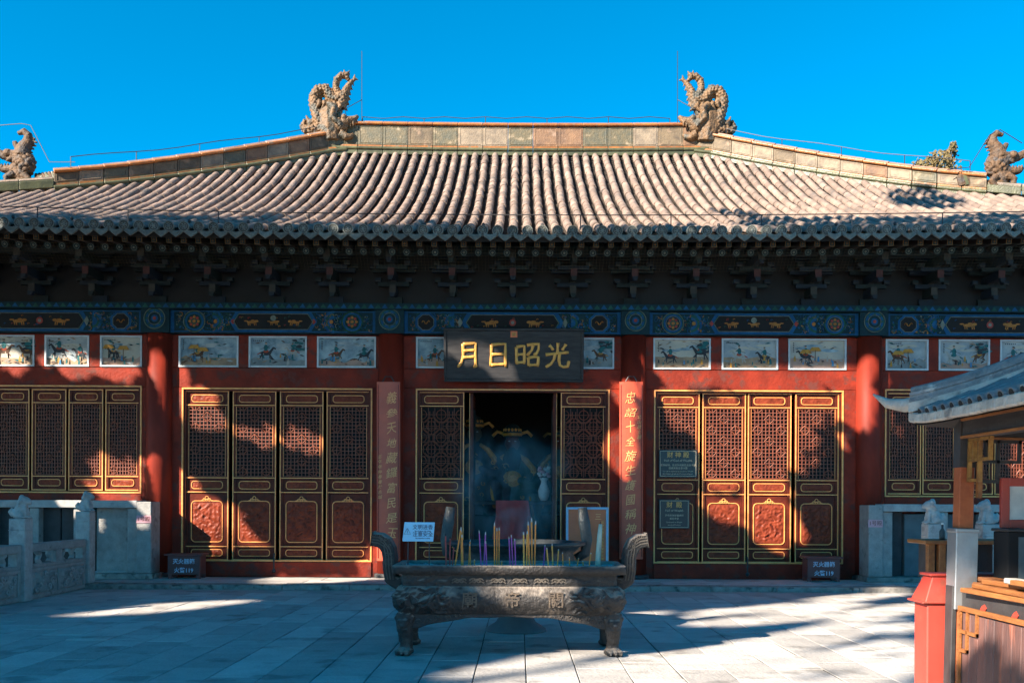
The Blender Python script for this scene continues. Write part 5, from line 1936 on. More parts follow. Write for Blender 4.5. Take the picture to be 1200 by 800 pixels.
# ================================================================== INSIDE THE DOORWAY
altar = thing('altar_table', (P(600, 650, 18.75).x, 18.75, PLZ + .05), 'altar table under a red cloth in the dim hall', 'altar')
b = MB()
b.box(-1.1, 1.1, -.35, .35, 1.25, 1.32, M_dkwood)
bb_link(b, 'table_top', altar, bevel=.01)
b = MB()
for sx in (-1, 1):
    for sy in (-1, 1): b.box(sx * 1.05 - .04, sx * 1.05 + .04, sy * .3 - .04, sy * .3 + .04, 0, 1.249, M_dkwood)
bb_link(b, 'leg', altar)
b = MB()
def clothf(u, v):
    x = (-.30 + .60 * u) * (1 + .25 * v)
    return (x + .02 * math.sin(v * 5), -.37 - .02 * math.sin(u * 26) * v, .83 + .5 - .96 * v)
b.grid(clothf, 40, 8, mat('red altar cloth', (.50, .05, .045), (.34, .03, .03), 6, .7))
def clothf2(u, v):
    return (-.30 + .60 * u, -.37 + .6 * v, .826 + .5 + .002 * math.sin(u * 26))
b.grid(clothf2, 20, 4, M_paintred)
bb_link(b, 'altar_cloth', altar, smooth=True)

def deity(name, loc, s, label, robe, trim, face, beard, arm, plinth=True):
    t = thing(name, loc, label, 'statue')
    E = lambda c, r: ('e', c, r)
    T = lambda p, r: ('t', p, r)
    parts = [T([(0, 0, .1), (0, .0, .5), (0, .0, .95), (0, .0, 1.2)], [.34, .30, .27, .16]), T([(-.15, -.05, .55), (-.34, -.38, .52), (-.34, -.42, .05)], [.2, .17, .15]), T([(.15, -.05, .55), (.34, -.38, .52), (.34, -.42, .05)], [.2, .17, .15]),
             T([(-.22, 0, 1.12), (-.44, -.05, .88), (-.36, -.34, .70), (-.30, -.40, .62)], [.13, .12, .10, .07]), T([(.22, 0, 1.12), (.46, -.05, .88), (.34, -.30, .72), (.10, -.38, .86)], [.13, .12, .10, .06]),
             E((0, 0, .15), (.5, .36, .16)), T([(0, 0, 1.15), (0, -.02, 1.34)], [.12, .09]), T([(-.40, -.05, .86), (-.52, -.1, .45), (-.50, -.12, .15)], [.12, .14, .10]), T([(.42, -.05, .86), (.54, -.1, .45), (.52, -.12, .15)], [.12, .14, .10]),
             E((-.34, -.5, .05), (.11, .16, .06)), E((.34, -.5, .05), (.11, .16, .06))]
    parts = [(p[0], [tuple(q * s for q in v) for v in p[1]], [r * s for r in p[2]]) if p[0] == 't' else (p[0], tuple(q * s for q in p[1]), tuple(q * s for q in p[2])) for p in parts]
    o = bpy.data.objects.new('robed_body', sculpt(parts, .035 * s, robe, 'robed_body', .02 * s, 5, 2))
    COL.objects.link(o); o.parent = t
    hd = [E((0, -.03 * s, 1.48 * s), (.125 * s, .14 * s, .17 * s)), E((0, -.165 * s, 1.46 * s), (.026 * s, .03 * s, .04 * s)), E((-.12 * s, -.02 * s, 1.47 * s), (.02 * s, .03 * s, .05 * s)), E((.12 * s, -.02 * s, 1.47 * s), (.02 * s, .03 * s, .05 * s)),
          E((-.055 * s, -.145 * s, 1.53 * s), (.04 * s, .02 * s, .014 * s)), E((.055 * s, -.145 * s, 1.53 * s), (.04 * s, .02 * s, .014 * s)), E((0, -.15 * s, 1.40 * s), (.045 * s, .02 * s, .014 * s))]
    o = bpy.data.objects.new('head', sculpt(hd, .016 * s, face, 'head', 0, 1, 1))
    COL.objects.link(o); o.parent = t
    b = MB()
    for sx in (-1, 1): b.ball((sx * .05 * s, -.158 * s, 1.505 * s), (.02 * s, .01 * s, .010 * s), M_white, 8, 5)
    bb_link(b, 'eye', t)
    b = MB()
    b.lathe([(.15 * s, 1.58 * s), (.17 * s, 1.63 * s), (.15 * s, 1.70 * s), (.10 * s, 1.78 * s), (.03 * s, 1.82 * s)], 0, -.02 * s, M_iron2, 14)
    b.lathe([(.158 * s, 1.595 * s), (.178 * s, 1.62 * s), (.172 * s, 1.645 * s)], 0, -.02 * s, trim, 18)
    for q in range(7): b.ball((.15 * s * math.sin(-1.2 + .4 * q), -.02 * s - .15 * s * math.cos(-1.2 + .4 * q), 1.70 * s), (.022 * s, .018 * s, .03 * s), trim, 7, 5)
    for sx in (-1, 1): b.tube([(sx * .14 * s, 0, 1.64 * s), (sx * .26 * s, .02 * s, 1.68 * s), (sx * .34 * s, .02 * s, 1.60 * s)], .03 * s, trim, 6)
    bb_link(b, 'headdress', t, smooth=True)
    if beard:
        bd = [T([(x * s, (-.15 + .02 * abs(x) * 8) * s, (1.40 - abs(x)) * s), (x * 1.3 * s, -.20 * s, 1.2 * s), (x * 1.1 * s, -.24 * s, (.92 + abs(x)) * s)], [.04 * s, .045 * s, .012 * s]) for x in (-.09, -.045, 0, .045, .09)]
        o = bpy.data.objects.new('beard', sculpt(bd, .016 * s, M_black, 'beard', .004, 20, 1))
        COL.objects.link(o); o.parent = t
    # gilt armour: belly mask, cuffs, collar and hems
    g = MB()
    g.ball((0, -.27 * s, .86 * s), (.17 * s, .08 * s, .14 * s), trim, 14, 9)
    for k in range(7):
        a = k * .9
        g.tube([(.12 * s * math.cos(a) + .03 * s * math.cos(q), -.35 * s, .86 * s + .09 * s * math.sin(a) + .03 * s * math.sin(q)) for q in range(7)], .014 * s, trim, 5)
    for sx in (-1, 1):
        g.tube([(sx * .1 * s, -.1 * s, 1.28 * s), (sx * .24 * s, -.12 * s, 1.18 * s), (sx * .36 * s, -.1 * s, 1.02 * s), (sx * .42 * s, -.12 * s, .9 * s)], [.03 * s, .05 * s, .06 * s, .03 * s], trim, 7)
        g.tube([(sx * .22 * s, -.27 * s, .72 * s), (sx * .30 * s, -.50 * s, .55 * s), (sx * .38 * s, -.56 * s, .12 * s)], [.03 * s, .025 * s, .03 * s], trim, 6)
        for q in range(5): g.ball((sx * (.26 + .04 * q) * s, (-.14) * s, (1.13 - .07 * q) * s), .028 * s, trim, 7, 5)
    gr = random.Random(len(label))
    for q in range(26):          # scrolls and flames of the gilt robe
        cx, cz = gr.uniform(-.42, .42) * s, gr.uniform(.15, 1.15) * s
        cy = -(.30 + .16 * (cz < .6 * s)) * s
        a0, rr_ = gr.uniform(0, 6.28), gr.uniform(.03, .07) * s
        g.tube([(cx + (rr_ - rr_ * .09 * k) * math.cos(a0 + k * .7), cy - .01, cz + (rr_ - rr_ * .09 * k) * math.sin(a0 + k * .7)) for k in range(9)], .010 * s, trim, 5)
    bb_link(g, 'gilt_armour', t, smooth=True)
    if plinth:
        b = MB()
        b.box(-.6 * s, .6 * s, -.62 * s, .4 * s, -.9 * s, -.003, M_dkwood)
        bb_link(b, 'throne', t, bevel=.02)
    return t
M_robeg = mat('green robe', (.05, .13, .11), (.03, .08, .08), 5, .5)
M_face = mat('dark red face', (.20, .045, .03), (.13, .03, .022), 8, .5)
z_ = PLZ + .05 + 1.26
deity('deity_statue', (P(600, 600, 19.9).x, 19.9, z_ - .50), 1.16, 'large seated bearded deity statue with gilt armour in the middle of the doorway', M_robeg, mat('statue gilt', (.95, .40, .07), (.6, .2, .03), 9, .35), M_face, True, 0)
st = deity('attendant_statue', (P(556, 600, 19.7).x, 19.7, PLZ + .05 + 1.05), 1.08, 'dark attendant statue with gilt collar at the left side of the doorway', mat('black robe', (.03, .035, .05), (.02, .02, .03), 5, .5), mat('statue gilt dull', (.85, .34, .06), (.4, .14, .03), 9, .4), mat('dark bronze face', (.12, .08, .05), None, 8, .5), False, 0)
st = deity('attendant_statue', (P(656, 600, 20.1).x, 20.1, PLZ + .05 + 1.05), .98, 'dark robed attendant statue half hidden at the right side of the doorway', M_robeg, M_goldd, M_face, False, 0)
for k, px_ in enumerate((637,)):
    c = P(px_, 640, 18.6)
    t = thing('altar_vase', (c.x, 18.6, PLZ + .05 + 1.331), 'pale flower vase on the altar right of the red cloth', 'vase')
    b = MB()
    b.lathe([(.06, 0), (.10, .08), (.11, .18), (.06, .30), (.05, .36), (.09, .42)], 0, 0, M_white, 16)
    bb_link(b, 'vessel', t, smooth=True)
    b = MB()
    for q in range(14): b.ball((.09 * math.cos(q * 2.4), .07 * math.sin(q * 1.9), .46 + .012 * q), (.045, .045, .035), M_white if q % 3 else M_pink, 7, 5)
    bb_link(b, 'flowers', t)

# ================================================================== THE STALL AT THE RIGHT
KX, KY = 2.65, 6.0
stall = thing('tiled_stall', (KX, KY, 0), 'small wooden stall with a tiled roof and plank sides at the right edge', 'stall')
def kpart(bb, nm, **k): return bb.build(nm, stall, **k)
W_ = 2.3
posts = [(KX, KY), (KX + W_, KY), (KX, KY - W_), (KX + W_, KY - W_)]
for x, y in posts:
    b = MB()
    b.box(x - .045, x + .045, y - .045, y + .045, .0, 1.98, M_kpost)
    po = b.build('post', stall, bevel=.006, at=(x, y, 0))
    b = MB()
    b.box(-.066, .066, -.066, .066, .78, 1.262, M_zinc)
    b.box(-.070, .070, -.070, .070, 1.24, 1.266, M_zinc)
    bb_link(b, 'zinc_sleeve', po, bevel=.005)
    b = MB()
    b.box(-.048, .048, -.048, .048, 1.63, 1.981, M_kdark)
    bb_link(b, 'dark_post_head', po)
# beams
for (x0, x1, y0, y1) in ((KX - .04, KX + .04, KY - W_ + .05, KY - .05), (KX + W_ - .04, KX + W_ + .04, KY - W_ + .05, KY - .05), (KX + .05, KX + W_ - .05, KY - .04, KY + .04), (KX + .05, KX + W_ - .05, KY - W_ - .04, KY - W_ + .04)):
    b = MB()
    b.box(x0, x1, y0, y1, 1.80, 1.93, M_kdark)
    kpart(b, 'beam', bevel=.004)
    b = MB()
    if x1 - x0 < .1:
        b.box(x0 - .012, x0 - .001, y0, y1, 1.905, 1.93, M_kwood)
        b.box(x0 - .012, x0 - .001, y0, y1, 1.80, 1.815, M_kwood)
        b.box(x0 - .05, x0 - .03, y0 - .3, y1 + .3, 1.955, 1.985, M_kwood)
    else:
        b.box(x0, x1, y0 - .012, y0 - .001, 1.905, 1.93, M_kwood)
        b.box(x0, x1, y0 - .012, y0 - .001, 1.80, 1.815, M_kwood)
    kpart(b, 'gilt_moulding')
# fretwork brackets below the beam
def fret(b, o, ux, s):
    """small key-pattern bracket in the plane of the beam; ux = direction along the beam"""
    def bar(u0, u1, z0, z1):
        t = .011
        p = Vector(o) + Vector(ux) * u0
        q = Vector(o) + Vector(ux) * u1
        x0, x1 = min(p.x, q.x) - (t if abs(ux[0]) < .5 else 0), max(p.x, q.x) + (t if abs(ux[0]) < .5 else 0)
        y0, y1 = min(p.y, q.y) - (t if abs(ux[1]) < .5 else 0), max(p.y, q.y) + (t if abs(ux[1]) < .5 else 0)
        b.box(x0, x1, y0, y1, o[2] + z0, o[2] + z1, M_kdark if s else M_goldd)
    for u in (.0, .13, .26): bar(u, u + .018, -.24 if u < .2 else -.12, 0)
    for z in (0, -.12): bar(0, .28, z - .018, z)
    bar(0, .148, -.258, -.24)
    bar(.06, .078, -.12, 0)
b = MB()
fret(b, (KX, KY - .06, 1.80), (0, -1, 0), 0)
kpart(b, 'fretwork_bracket')
b = MB()
fret(b, (KX + .06, KY, 1.80), (1, 0, 0), 1)
kpart(b, 'fretwork_bracket')
b = MB()
b.box(KX + .048, KX + .075, KY - .08, KY - .05, 1.45, 1.66, M_kwood)
kpart(b, 'hanging_charm')
# hipped roof of the stall
OV = .30
ex0, ex1, ey1, ey0 = KX - OV, KX + W_ + OV, KY + .06, KY - W_ - .06
EZ = 1.925
cx_, cy_ = (ex0 + ex1) / 2, (ey0 + ey1) / 2
ax = (ex1 - ex0) / 2
ay = (ey1 - ey0) / 2
def kz(t):                     # rise from eave (t=0) to apex (t=1)
    return EZ + .50 * t + .36 * t * t
def kroof(side, u, t):
    """side 0 left, 1 far, 2 right, 3 near; u along the eave -1..1; t up the slope"""
    up = .025 * abs(u) ** 8 * (1 - t)
    f = 1 - t
    if side == 0: return Vector((cx_ - ax * f, cy_ + ay * f * u, kz(t) + up))
    if side == 1: return Vector((cx_ + ax * f * u, cy_ + ay * f, kz(t) + up))
    if side == 2: return Vector((cx_ + ax * f, cy_ + ay * f * u, kz(t) + up))
    return Vector((cx_ + ax * f * u, cy_ - ay * f, kz(t) + up))
b = MB()
for sd_ in range(4):
    b.grid(lambda u, v, s_=sd_: kroof(s_, u * 2 - 1, v * .97), 16, 10, M_pan)
    b.grid(lambda u, v, s_=sd_: kroof(s_, u * 2 - 1, v * .97) - Vector((0, 0, .06)), 16, 10, M_kdark)
kpart(b, 'roof_deck', fix=False)
M_ktile = mat('stall tile', (.25, .25, .25), (.13, .135, .14), 9, .8, .7, 40, objr=.15, spots=(.45, .42, .38), sscale=8, sthr=.6)
for sd_ in range(4):
    n_ = 22
    L_ = 2 * (ay if sd_ in (0, 2) else ax)
    for k in range(n_):
        u = -1 + 2 * (k + .5) / n_
        b = MB()
        tm = 1 - abs(u)
        # a roll runs straight up the slope until it meets the hip
        pts = []
        for q in range(9):
            t = tm * q / 8 * .98
            p = kroof(sd_, min(1, max(-1, u / max(1e-3, 1 - t))), t)
            pts.append(p + Vector((0, 0, .022)))
        if tm > .05:
            b.tube(pts, .026, M_ktile, 8)
            ro = kpart(b, 'tile_roll', smooth=True)
            b = MB()
            d = (pts[0] - pts[1]).normalized()
            b.tube([pts[0] + d * .002, pts[0] + d * .02], .028, M_ktile, 12)
            b.tube([pts[0] + d * .021, pts[0] + d * .024], .021, M_black, 10)
            b.build('eave_tile', ro)
# pale mortar fillet along the eaves, cut by the dark tile ends, and stacked hip ridges with upturned tips
for sd_ in range(4):
    b = MB()
    pts = [kroof(sd_, -1 + 2 * q / 24, 0) for q in range(25)]
    for i in range(24):
        p, q = pts[i], pts[i + 1]
        wall_seg(b, p + Vector((0, 0, -.050 + .006 * n3(i * .7, sd_, 3))), q + Vector((0, 0, -.050 + .006 * n3((i + 1) * .7, sd_, 3))), .05, 0, .062, M_mort)
    kpart(b, 'mortar_fillet', bevel=.01)
for su, sv in ((-1, 1), (1, 1), (-1, -1), (1, -1)):
    pts = []
    for q in range(13):
        t = q / 12 * .97
        f = 1 - t
        pts.append(Vector((cx_ + su * ax * f, cy_ + sv * ay * f, kz(t) + .06 * (1 - t) ** 3)))
    for lay, (h0, h1, tk, m) in enumerate(((-.03, .028, .14, M_mort), (.030, .048, .12, M_ktile), (.050, .068, .10, M_ktile), (.070, .088, .11, M_ktile))):
        b = MB()
        for i in range(12): wall_seg(b, pts[i] + Vector((0, 0, 0)), pts[i + 1], tk, h0, h1, m)
        kpart(b, 'hip_ridge_course', fix=True)
    b = MB()
    b.tube([p + Vector((0, 0, .095)) for p in pts], .035, M_ktile, 8)
    kpart(b, 'hip_ridge_roll', smooth=True)
    d = Vector((su, sv, 0)).normalized()
    tip = [pts[0] + Vector((0, 0, .04)) - d * .1, pts[0] + d * .05 + Vector((0, 0, .02)), pts[0] + d * .16 + Vector((0, 0, .04)), pts[0] + d * .25 + Vector((0, 0, .10))]
    b = MB()
    b.tube(tip, [.045, .042, .03, .006], M_mort, 8, flat=(.7, 1))
    kpart(b, 'upturned_tip', smooth=True)
b = MB()
b.lathe([(.14, 0), (.16, .06), (.08, .12), (.12, .2), (.1, .3), (.02, .36)], cx_, cy_, M_ktile, 14)
for i in range(len(b.v)): b.v[i] = (b.v[i][0], b.v[i][1], b.v[i][2] + kz(.97))
kpart(b, 'finial', smooth=True)
# plank sides with a gilt frame
def side_panel(o, ux, L_):
    o, ux = Vector(o), Vector(ux)
    n_ = int(L_ / .098)
    lx = abs(ux.x) > .5
    ins = .022
    for k in range(n_):
        p, q = o + ux * (.06 + k * .098), o + ux * (.06 + k * .098 + .094)
        b = MB()
        if lx: b.box(p.x, q.x, o.y, o.y + .02, .12, .775, M_plank)
        else: b.box(o.x, o.x + .02, p.y, q.y, .12, .775, M_plank)
        b.build('plank', stall, bevel=.004, at=(p.x, p.y, .1))
    b = MB()
    def bar(u0, u1, z0, z1, m=M_kwood, pr=.018):
        p, q = o + ux * u0, o + ux * u1
        if lx: b.box(p.x, q.x, o.y - pr, o.y - .001, z0, z1, m)
        else: b.box(o.x - pr, o.x - .001, p.y, q.y, z0, z1, m)
    bar(.03, L_, .782, .81)
    bar(.03, .055, .05, .780)
    for z0, sg in ((.782, -1), (.05, 1)):
        a_ = lambda h: (min(z0, z0 + sg * h), max(z0, z0 + sg * h))
        for (u0, u1, h0, h1) in ((.055, .27, .11, .13), (.13, .15, 0, .24), (.25, .27, 0, .13), (.055, .15, .22, .24)):
            zz = sorted((z0 + sg * h0, z0 + sg * h1))
            bar(u0, u1, zz[0], zz[1], pr=.015)
    b.build('gilt_frame', stall)
    b = MB()
    p, q = o, o + ux * L_
    if lx: b.box(p.x, q.x, o.y + .021, o.y + .05, .02, .90, M_kdark)
    else: b.box(o.x + .021, o.x + .05, min(p.y, q.y), max(p.y, q.y), .02, .90, M_kdark)
    b.build('backing_board', stall)
side_panel((KX - .045, KY - .07, 0), (0, -1, 0), W_ - .14)
side_panel((KX + .07, KY - W_ - .045, 0), (1, 0, 0), W_ - .14)
b = MB()
b.box(KX - .075, KX - .046, KY - .05, KY + .05, .02, .92, M_kdark)
kpart(b, 'corner_board', bevel=.004)
b = MB()
b.box(KX + .05, KX + W_ - .05, KY - W_ + .05, KY - .08, .86, .89, M_kdark)
kpart(b, 'counter', bevel=.004)
for q in range(5):
    b = MB()
    y = KY - .35 - q * .36
    b.box(KX - .02, KX + .02, y, y + .06, .81, .90, M_kpost)
    b.tube([(KX - .04, y - .02, .815), (KX + .16, y + .1, .90)], .02, M_binred, 4)
    kpart(b, 'counter_bracket')
# planks piled on the counter's edge
pr = random.Random(4)
pl = [(KX - .06, KY - .16, .895, 1.5, 2), (KX - .02, KY - .22, .925, 1.6, -1.5), (KX + .03, KY - .12, .925, 1.2, 1), (KX + .00, KY - .30, .955, 1.35, 2.5), (KX + .07, KY - .10, .955, .95, -2), (KX - .06, KY - .75, .985, 1.1, 1.5)]
names = ('lowest, nearest the post', 'second layer, left of the pair', 'second layer, right of the pair', 'third layer, left of the pair', 'third layer, right of the pair', 'top of the pile, furthest from the post')
for k, (x, y, z, L_, an) in enumerate(pl):
    t = thing('timber_board', (x, y, z), 'orange board piled on the stall counter, ' + names[k], 'timber', 'timber boards piled on the stall counter')
    b = MB()
    b.box(0, .085, -L_, 0, 0, .027, M_kwood)
    bb_link(b, 'board', t, bevel=.004)
    t.rotation_euler = (0, 0, R(an))
t = thing('mortar_lump', (KX - .03, KY - .62, .983), 'whitish board end lying on top of the timber pile', 'timber')
b = MB()
b.box(0, .07, -.34, 0, 0, .03, M_mort)
bb_link(b, 'board', t, bevel=.006)
# dark cabinet at the back of the stall
t = thing('display_cabinet', (KX + .2, KY - .20, .89), 'long black display cabinet on the back of the stall counter', 'cabinet')
b = MB()
b.box(0, 1.7, 0, .18, .0, .36, M_black)
bb_link(b, 'case', t, bevel=.006)
b = MB()
b.box(-.01, 1.71, -.02, .19, .361, .378, M_kdark)
bb_link(b, 'top_edge', t, bevel=.004)
b = MB()
for q in range(5): b.box(.06 + .33 * q, .34 + .33 * q, -.012, -.002, .05, .33, M_slate)
bb_link(b, 'glass_panel', t)
b = MB()
b.box(0, 1.7, -.10, -.014, .0, .02, M_kpost)
bb_link(b, 'front_shelf', t)
# red framed notice hanging at the back of the stall
c = P(1200, 575, 5.95)
t = thing('framed_notice', (c.x + .02, 5.93, 1.29), 'red framed pale notice standing on the black cabinet', 'notice')
b = MB()
for q in ((-.12, -.07, 0, .30), (.19, .24, 0, .30), (-.07, .19, 0, .05), (-.07, .19, .25, .30)): b.box(q[0], q[1], -.015, .015, q[2], q[3], M_binred)
bb_link(b, 'frame', t, bevel=.003)
b = MB()
b.box(-.07, .19, -.006, .006, .05, .25, M_white)
bb_link(b, 'sheet', t)
t.location = (P(1186, 590, 5.98).x + .05, 5.98, .89 + .379)
# red sheet metal bin
c0 = Vector((2.505, 6.20, 0))
t = thing('red_bin', (c0.x, 6.20, 0), 'tall red sheet metal bin with a sloping hood beside the stall post', 'bin')
bw = .52
b = MB()
b.box(0, bw, -.10, .10, 0, .80, M_binred)
bb_link(b, 'body', t, bevel=.008)
b = MB()
vs = [(-.02, -.115, .802), (bw + .02, -.115, .802), (bw + .02, .12, .802), (-.02, .12, .802), (.05, -.06, .965), (bw - .05, -.06, .965), (bw - .05, .08, .965), (.05, .08, .965)]
b.add(vs, [(0, 3, 2, 1), (4, 5, 6, 7), (0, 1, 5, 4), (1, 2, 6, 5), (2, 3, 7, 6), (3, 0, 4, 7)], M_binred)
b.box(-.035, bw + .035, -.12, .13, .801, .815, M_binred)
b.box(.03, bw - .03, -.075, .10, .966, .982, M_binred)
bb_link(b, 'hood', t, bevel=.005)
# low rack with orange legs behind the bin
c = P(1080, 640, 7.4)
t = thing('wooden_rack', (c.x, 7.4, 0), 'small wooden rack with orange legs behind the red bin', 'rack')
b = MB()
b.box(-.03, .62, -.14, .2, 1.12, 1.15, M_kwood)
bb_link(b, 'top_board', t, bevel=.004)
for x in (0, .08, .28, .50):
    b = MB()
    b.box(x, x + .05, -.12, -.07, 0, 1.119, M_kwood)
    bb_link(b, 'leg', t, bevel=.003)
b = MB()
b.box(.05, .5, -.06, .18, .86, 1.118, M_kdark)
bb_link(b, 'drawer', t)
t = thing('glass_bottle', (c.x + .12, 7.32, 1.151), 'small dark glass bottle on the wooden rack', 'bottle')
b = MB()
b.lathe([(.02, 0), (.022, .01), (.022, .06), (.008, .085), (.008, .11)], 0, 0, M_iron2, 12)
bb_link(b, 'glass', t, smooth=True)
b = MB()
b.lathe([(.010, .111), (.010, .125)], 0, 0, M_white, 8)
bb_link(b, 'cap', t)
# the stall and its corner lean a little
stall.rotation_euler = (0, R(1.2), 0)
# ================================================================== TREES
# The courtyard lies under tall broadleaf trees behind and to the left of the viewer; these unseen crowns are shaped to cast its shade and leave the sun patches.
FACADE_GAPS = [  # (x, y, half width, half height, tilt) of the sunlit patches, in photo pixels
    (10, 424, 18, 12, 10), (90, 426, 18, 13, 10), (61, 428, 7, 7, 0), (142, 428, 27, 11, 0), (74, 441, 12, 4, 30), (141, 441, 10, 6, 0), (122, 436, 12, 4, 20),
    (187, 424, 9, 16, 0), (196, 447, 8, 10, 0), (188, 482, 6, 7, 0), (184, 543, 8, 7, 0), (186, 566, 8, 8, 0), (186, 605, 5, 10, 0),
    (204, 456, 11, 24, 0), (205, 510, 7, 10, 0), (205, 548, 8, 14, 0), (206, 582, 8, 18, 0), (206, 620, 6, 10, 40),
    (233, 470, 15, 12, 20), (240, 489, 18, 7, 0), (216, 500, 4, 30, 0), (215, 590, 5, 60, 0), (241, 605, 12, 34, -18), (252, 633, 16, 8, 0), (226, 640, 10, 10, 0),
    (285, 503, 8, 8, 0), (311, 504, 8, 6, 0), (292, 516, 9, 6, 30), (290, 612, 8, 16, -20), (290, 636, 20, 5, 0), (268, 606, 4, 22, 0),
    (352, 516, 15, 9, -15), (345, 499, 6, 7, 0), (378, 520, 4, 20, 0), (240, 420, 14, 5, 30), (330, 447, 16, 4, 30), (270, 446, 8, 3, 20),
    (140, 556, 34, 14, -20), (118, 545, 14, 14, 0), (130, 573, 42, 8, 0), (160, 545, 5, 30, 0), (60, 585, 30, 4, 0),
    (150, 590, 26, 6, 0), (142, 606, 14, 12, 20), (133, 624, 12, 7, 20), (152, 622, 6, 28, 0), (85, 588, 20, 4, 0),
    (436, 662, 9, 14, 0), (431, 640, 4, 20, 0), (458, 540, 12, 7, 30), (450, 655, 12, 18, 0),
    (640, 453, 66, 4, 0), (716, 525, 9, 8, 0), (735, 462, 14, 14, 0), (741, 490, 12, 20, 0), (738, 530, 11, 20, 0), (741, 575, 8, 12, 0),
    (905, 441, 46, 13, 8), (830, 444, 56, 8, 5), (965, 436, 34, 12, 15), (770, 441, 24, 7, 0), (800, 424, 36, 8, 0), (878, 424, 36, 8, 0), (955, 424, 36, 8, 10),
    (795, 478, 26, 20, 20), (850, 476, 20, 12, 0), (845, 505, 22, 30, 20), (843, 545, 18, 22, 0), (876, 520, 5, 60, 0), (903, 480, 24, 26, 0), (905, 528, 24, 34, 0), (898, 570, 24, 20, 0),
    (900, 612, 24, 26, 0), (850, 592, 22, 10, 0), (840, 628, 14, 8, 20), (950, 468, 26, 10, 0), (985, 500, 5, 50, 0), (945, 500, 14, 20, 30), (940, 628, 10, 18, -20), (930, 560, 4, 60, 0), (960, 540, 12, 8, 0), (822, 560, 5, 50, 0),
    (1008, 440, 9, 30, 0), (1012, 470, 10, 34, 0), (1027, 434, 8, 14, 0), (1032, 460, 7, 18, 0), (1150, 425, 24, 8, 0), (1066, 505, 14, 10, 0), (1195, 520, 14, 40, 0), (1182, 425, 14, 8, 0), (1216, 560, 14, 22, 0),
]
PLAQUE_GAPS = [(548, 412, 26, 17, 25), (585, 432, 28, 12, 40), (534, 400, 14, 10, 0), (612, 440, 14, 8, 30), (628, 420, 7, 20, -30), (655, 440, 16, 3, 30)]
GROUND_GAPS = [[(490, 815), (640, 789), (820, 755), (960, 733), (1075, 700), (1085, 800), (1900, 930), (3000, 3000), (-1800, 3000), (60, 860)], [(785, 731), (830, 714), (960, 707), (1060, 712), (940, 726), (860, 735)], [(88, 721), (190, 707), (282, 702), (240, 711), (150, 721)],
               [(490, 796), (620, 770), (720, 752), (722, 757), (620, 782), (500, 800)], [(155, 702), (200, 695), (208, 697), (170, 704)], [(940, 702), (1068, 690), (1068, 697), (960, 707)], [(690, 722), (770, 714), (775, 718), (700, 727)], [(320, 681), (470, 676), (470, 682), (340, 690)]]
GROUND_SHADE = [(1000, 752, 60, 6, -14), (905, 773, 26, 6, -15), (1030, 770, 40, 5, -14), (960, 792, 46, 6, -12), (1040, 728, 40, 4, -14), (880, 742, 30, 3, -10), (1060, 796, 30, 8, -10), (1010, 713, 40, 3, -8), (890, 722, 20, 2, -8)]
BURNER_GAPS = [(615, 680, 58, 26, 0), (640, 712, 36, 12, 0), (562, 704, 16, 14, 0), (590, 668, 90, 5, 0)]
ROOF_SHADE = [(0, 262, 120, 9, -2), (120, 266, 130, 10, -3), (250, 268, 90, 8, -8), (400, 268, 70, 6, 0), (560, 268, 20, 3, 0), (520, 266, 40, 5, 0), (1085, 234, 45, 11, 5), (1020, 262, 160, 7, 0), (900, 259, 60, 5, 12), (1160, 258, 60, 7, 0), (760, 268, 80, 4, 0)]
def in_el(px_, py_, e, grow=1.0):
    a = R(e[4])
    dx, dy = px_ - e[0], py_ - e[1]
    u, v = (dx * math.cos(a) + dy * math.sin(a)) / (e[2] * grow), (-dx * math.sin(a) + dy * math.cos(a)) / (e[3] * grow)
    return u * u + v * v < 1
def in_poly(px_, py_, poly):
    c = False
    j = len(poly) - 1
    for i in range(len(poly)):
        xi, yi = poly[i]
        xj, yj = poly[j]
        if (yi > py_) != (yj > py_) and px_ < (xj - xi) * (py_ - yi) / (yj - yi) + xi: c = not c
        j = i
    return c
def wob(px_, py_, s, a): return a * n3(px_ / s, py_ / s, .5), a * n3(px_ / s, py_ / s, 7.5)
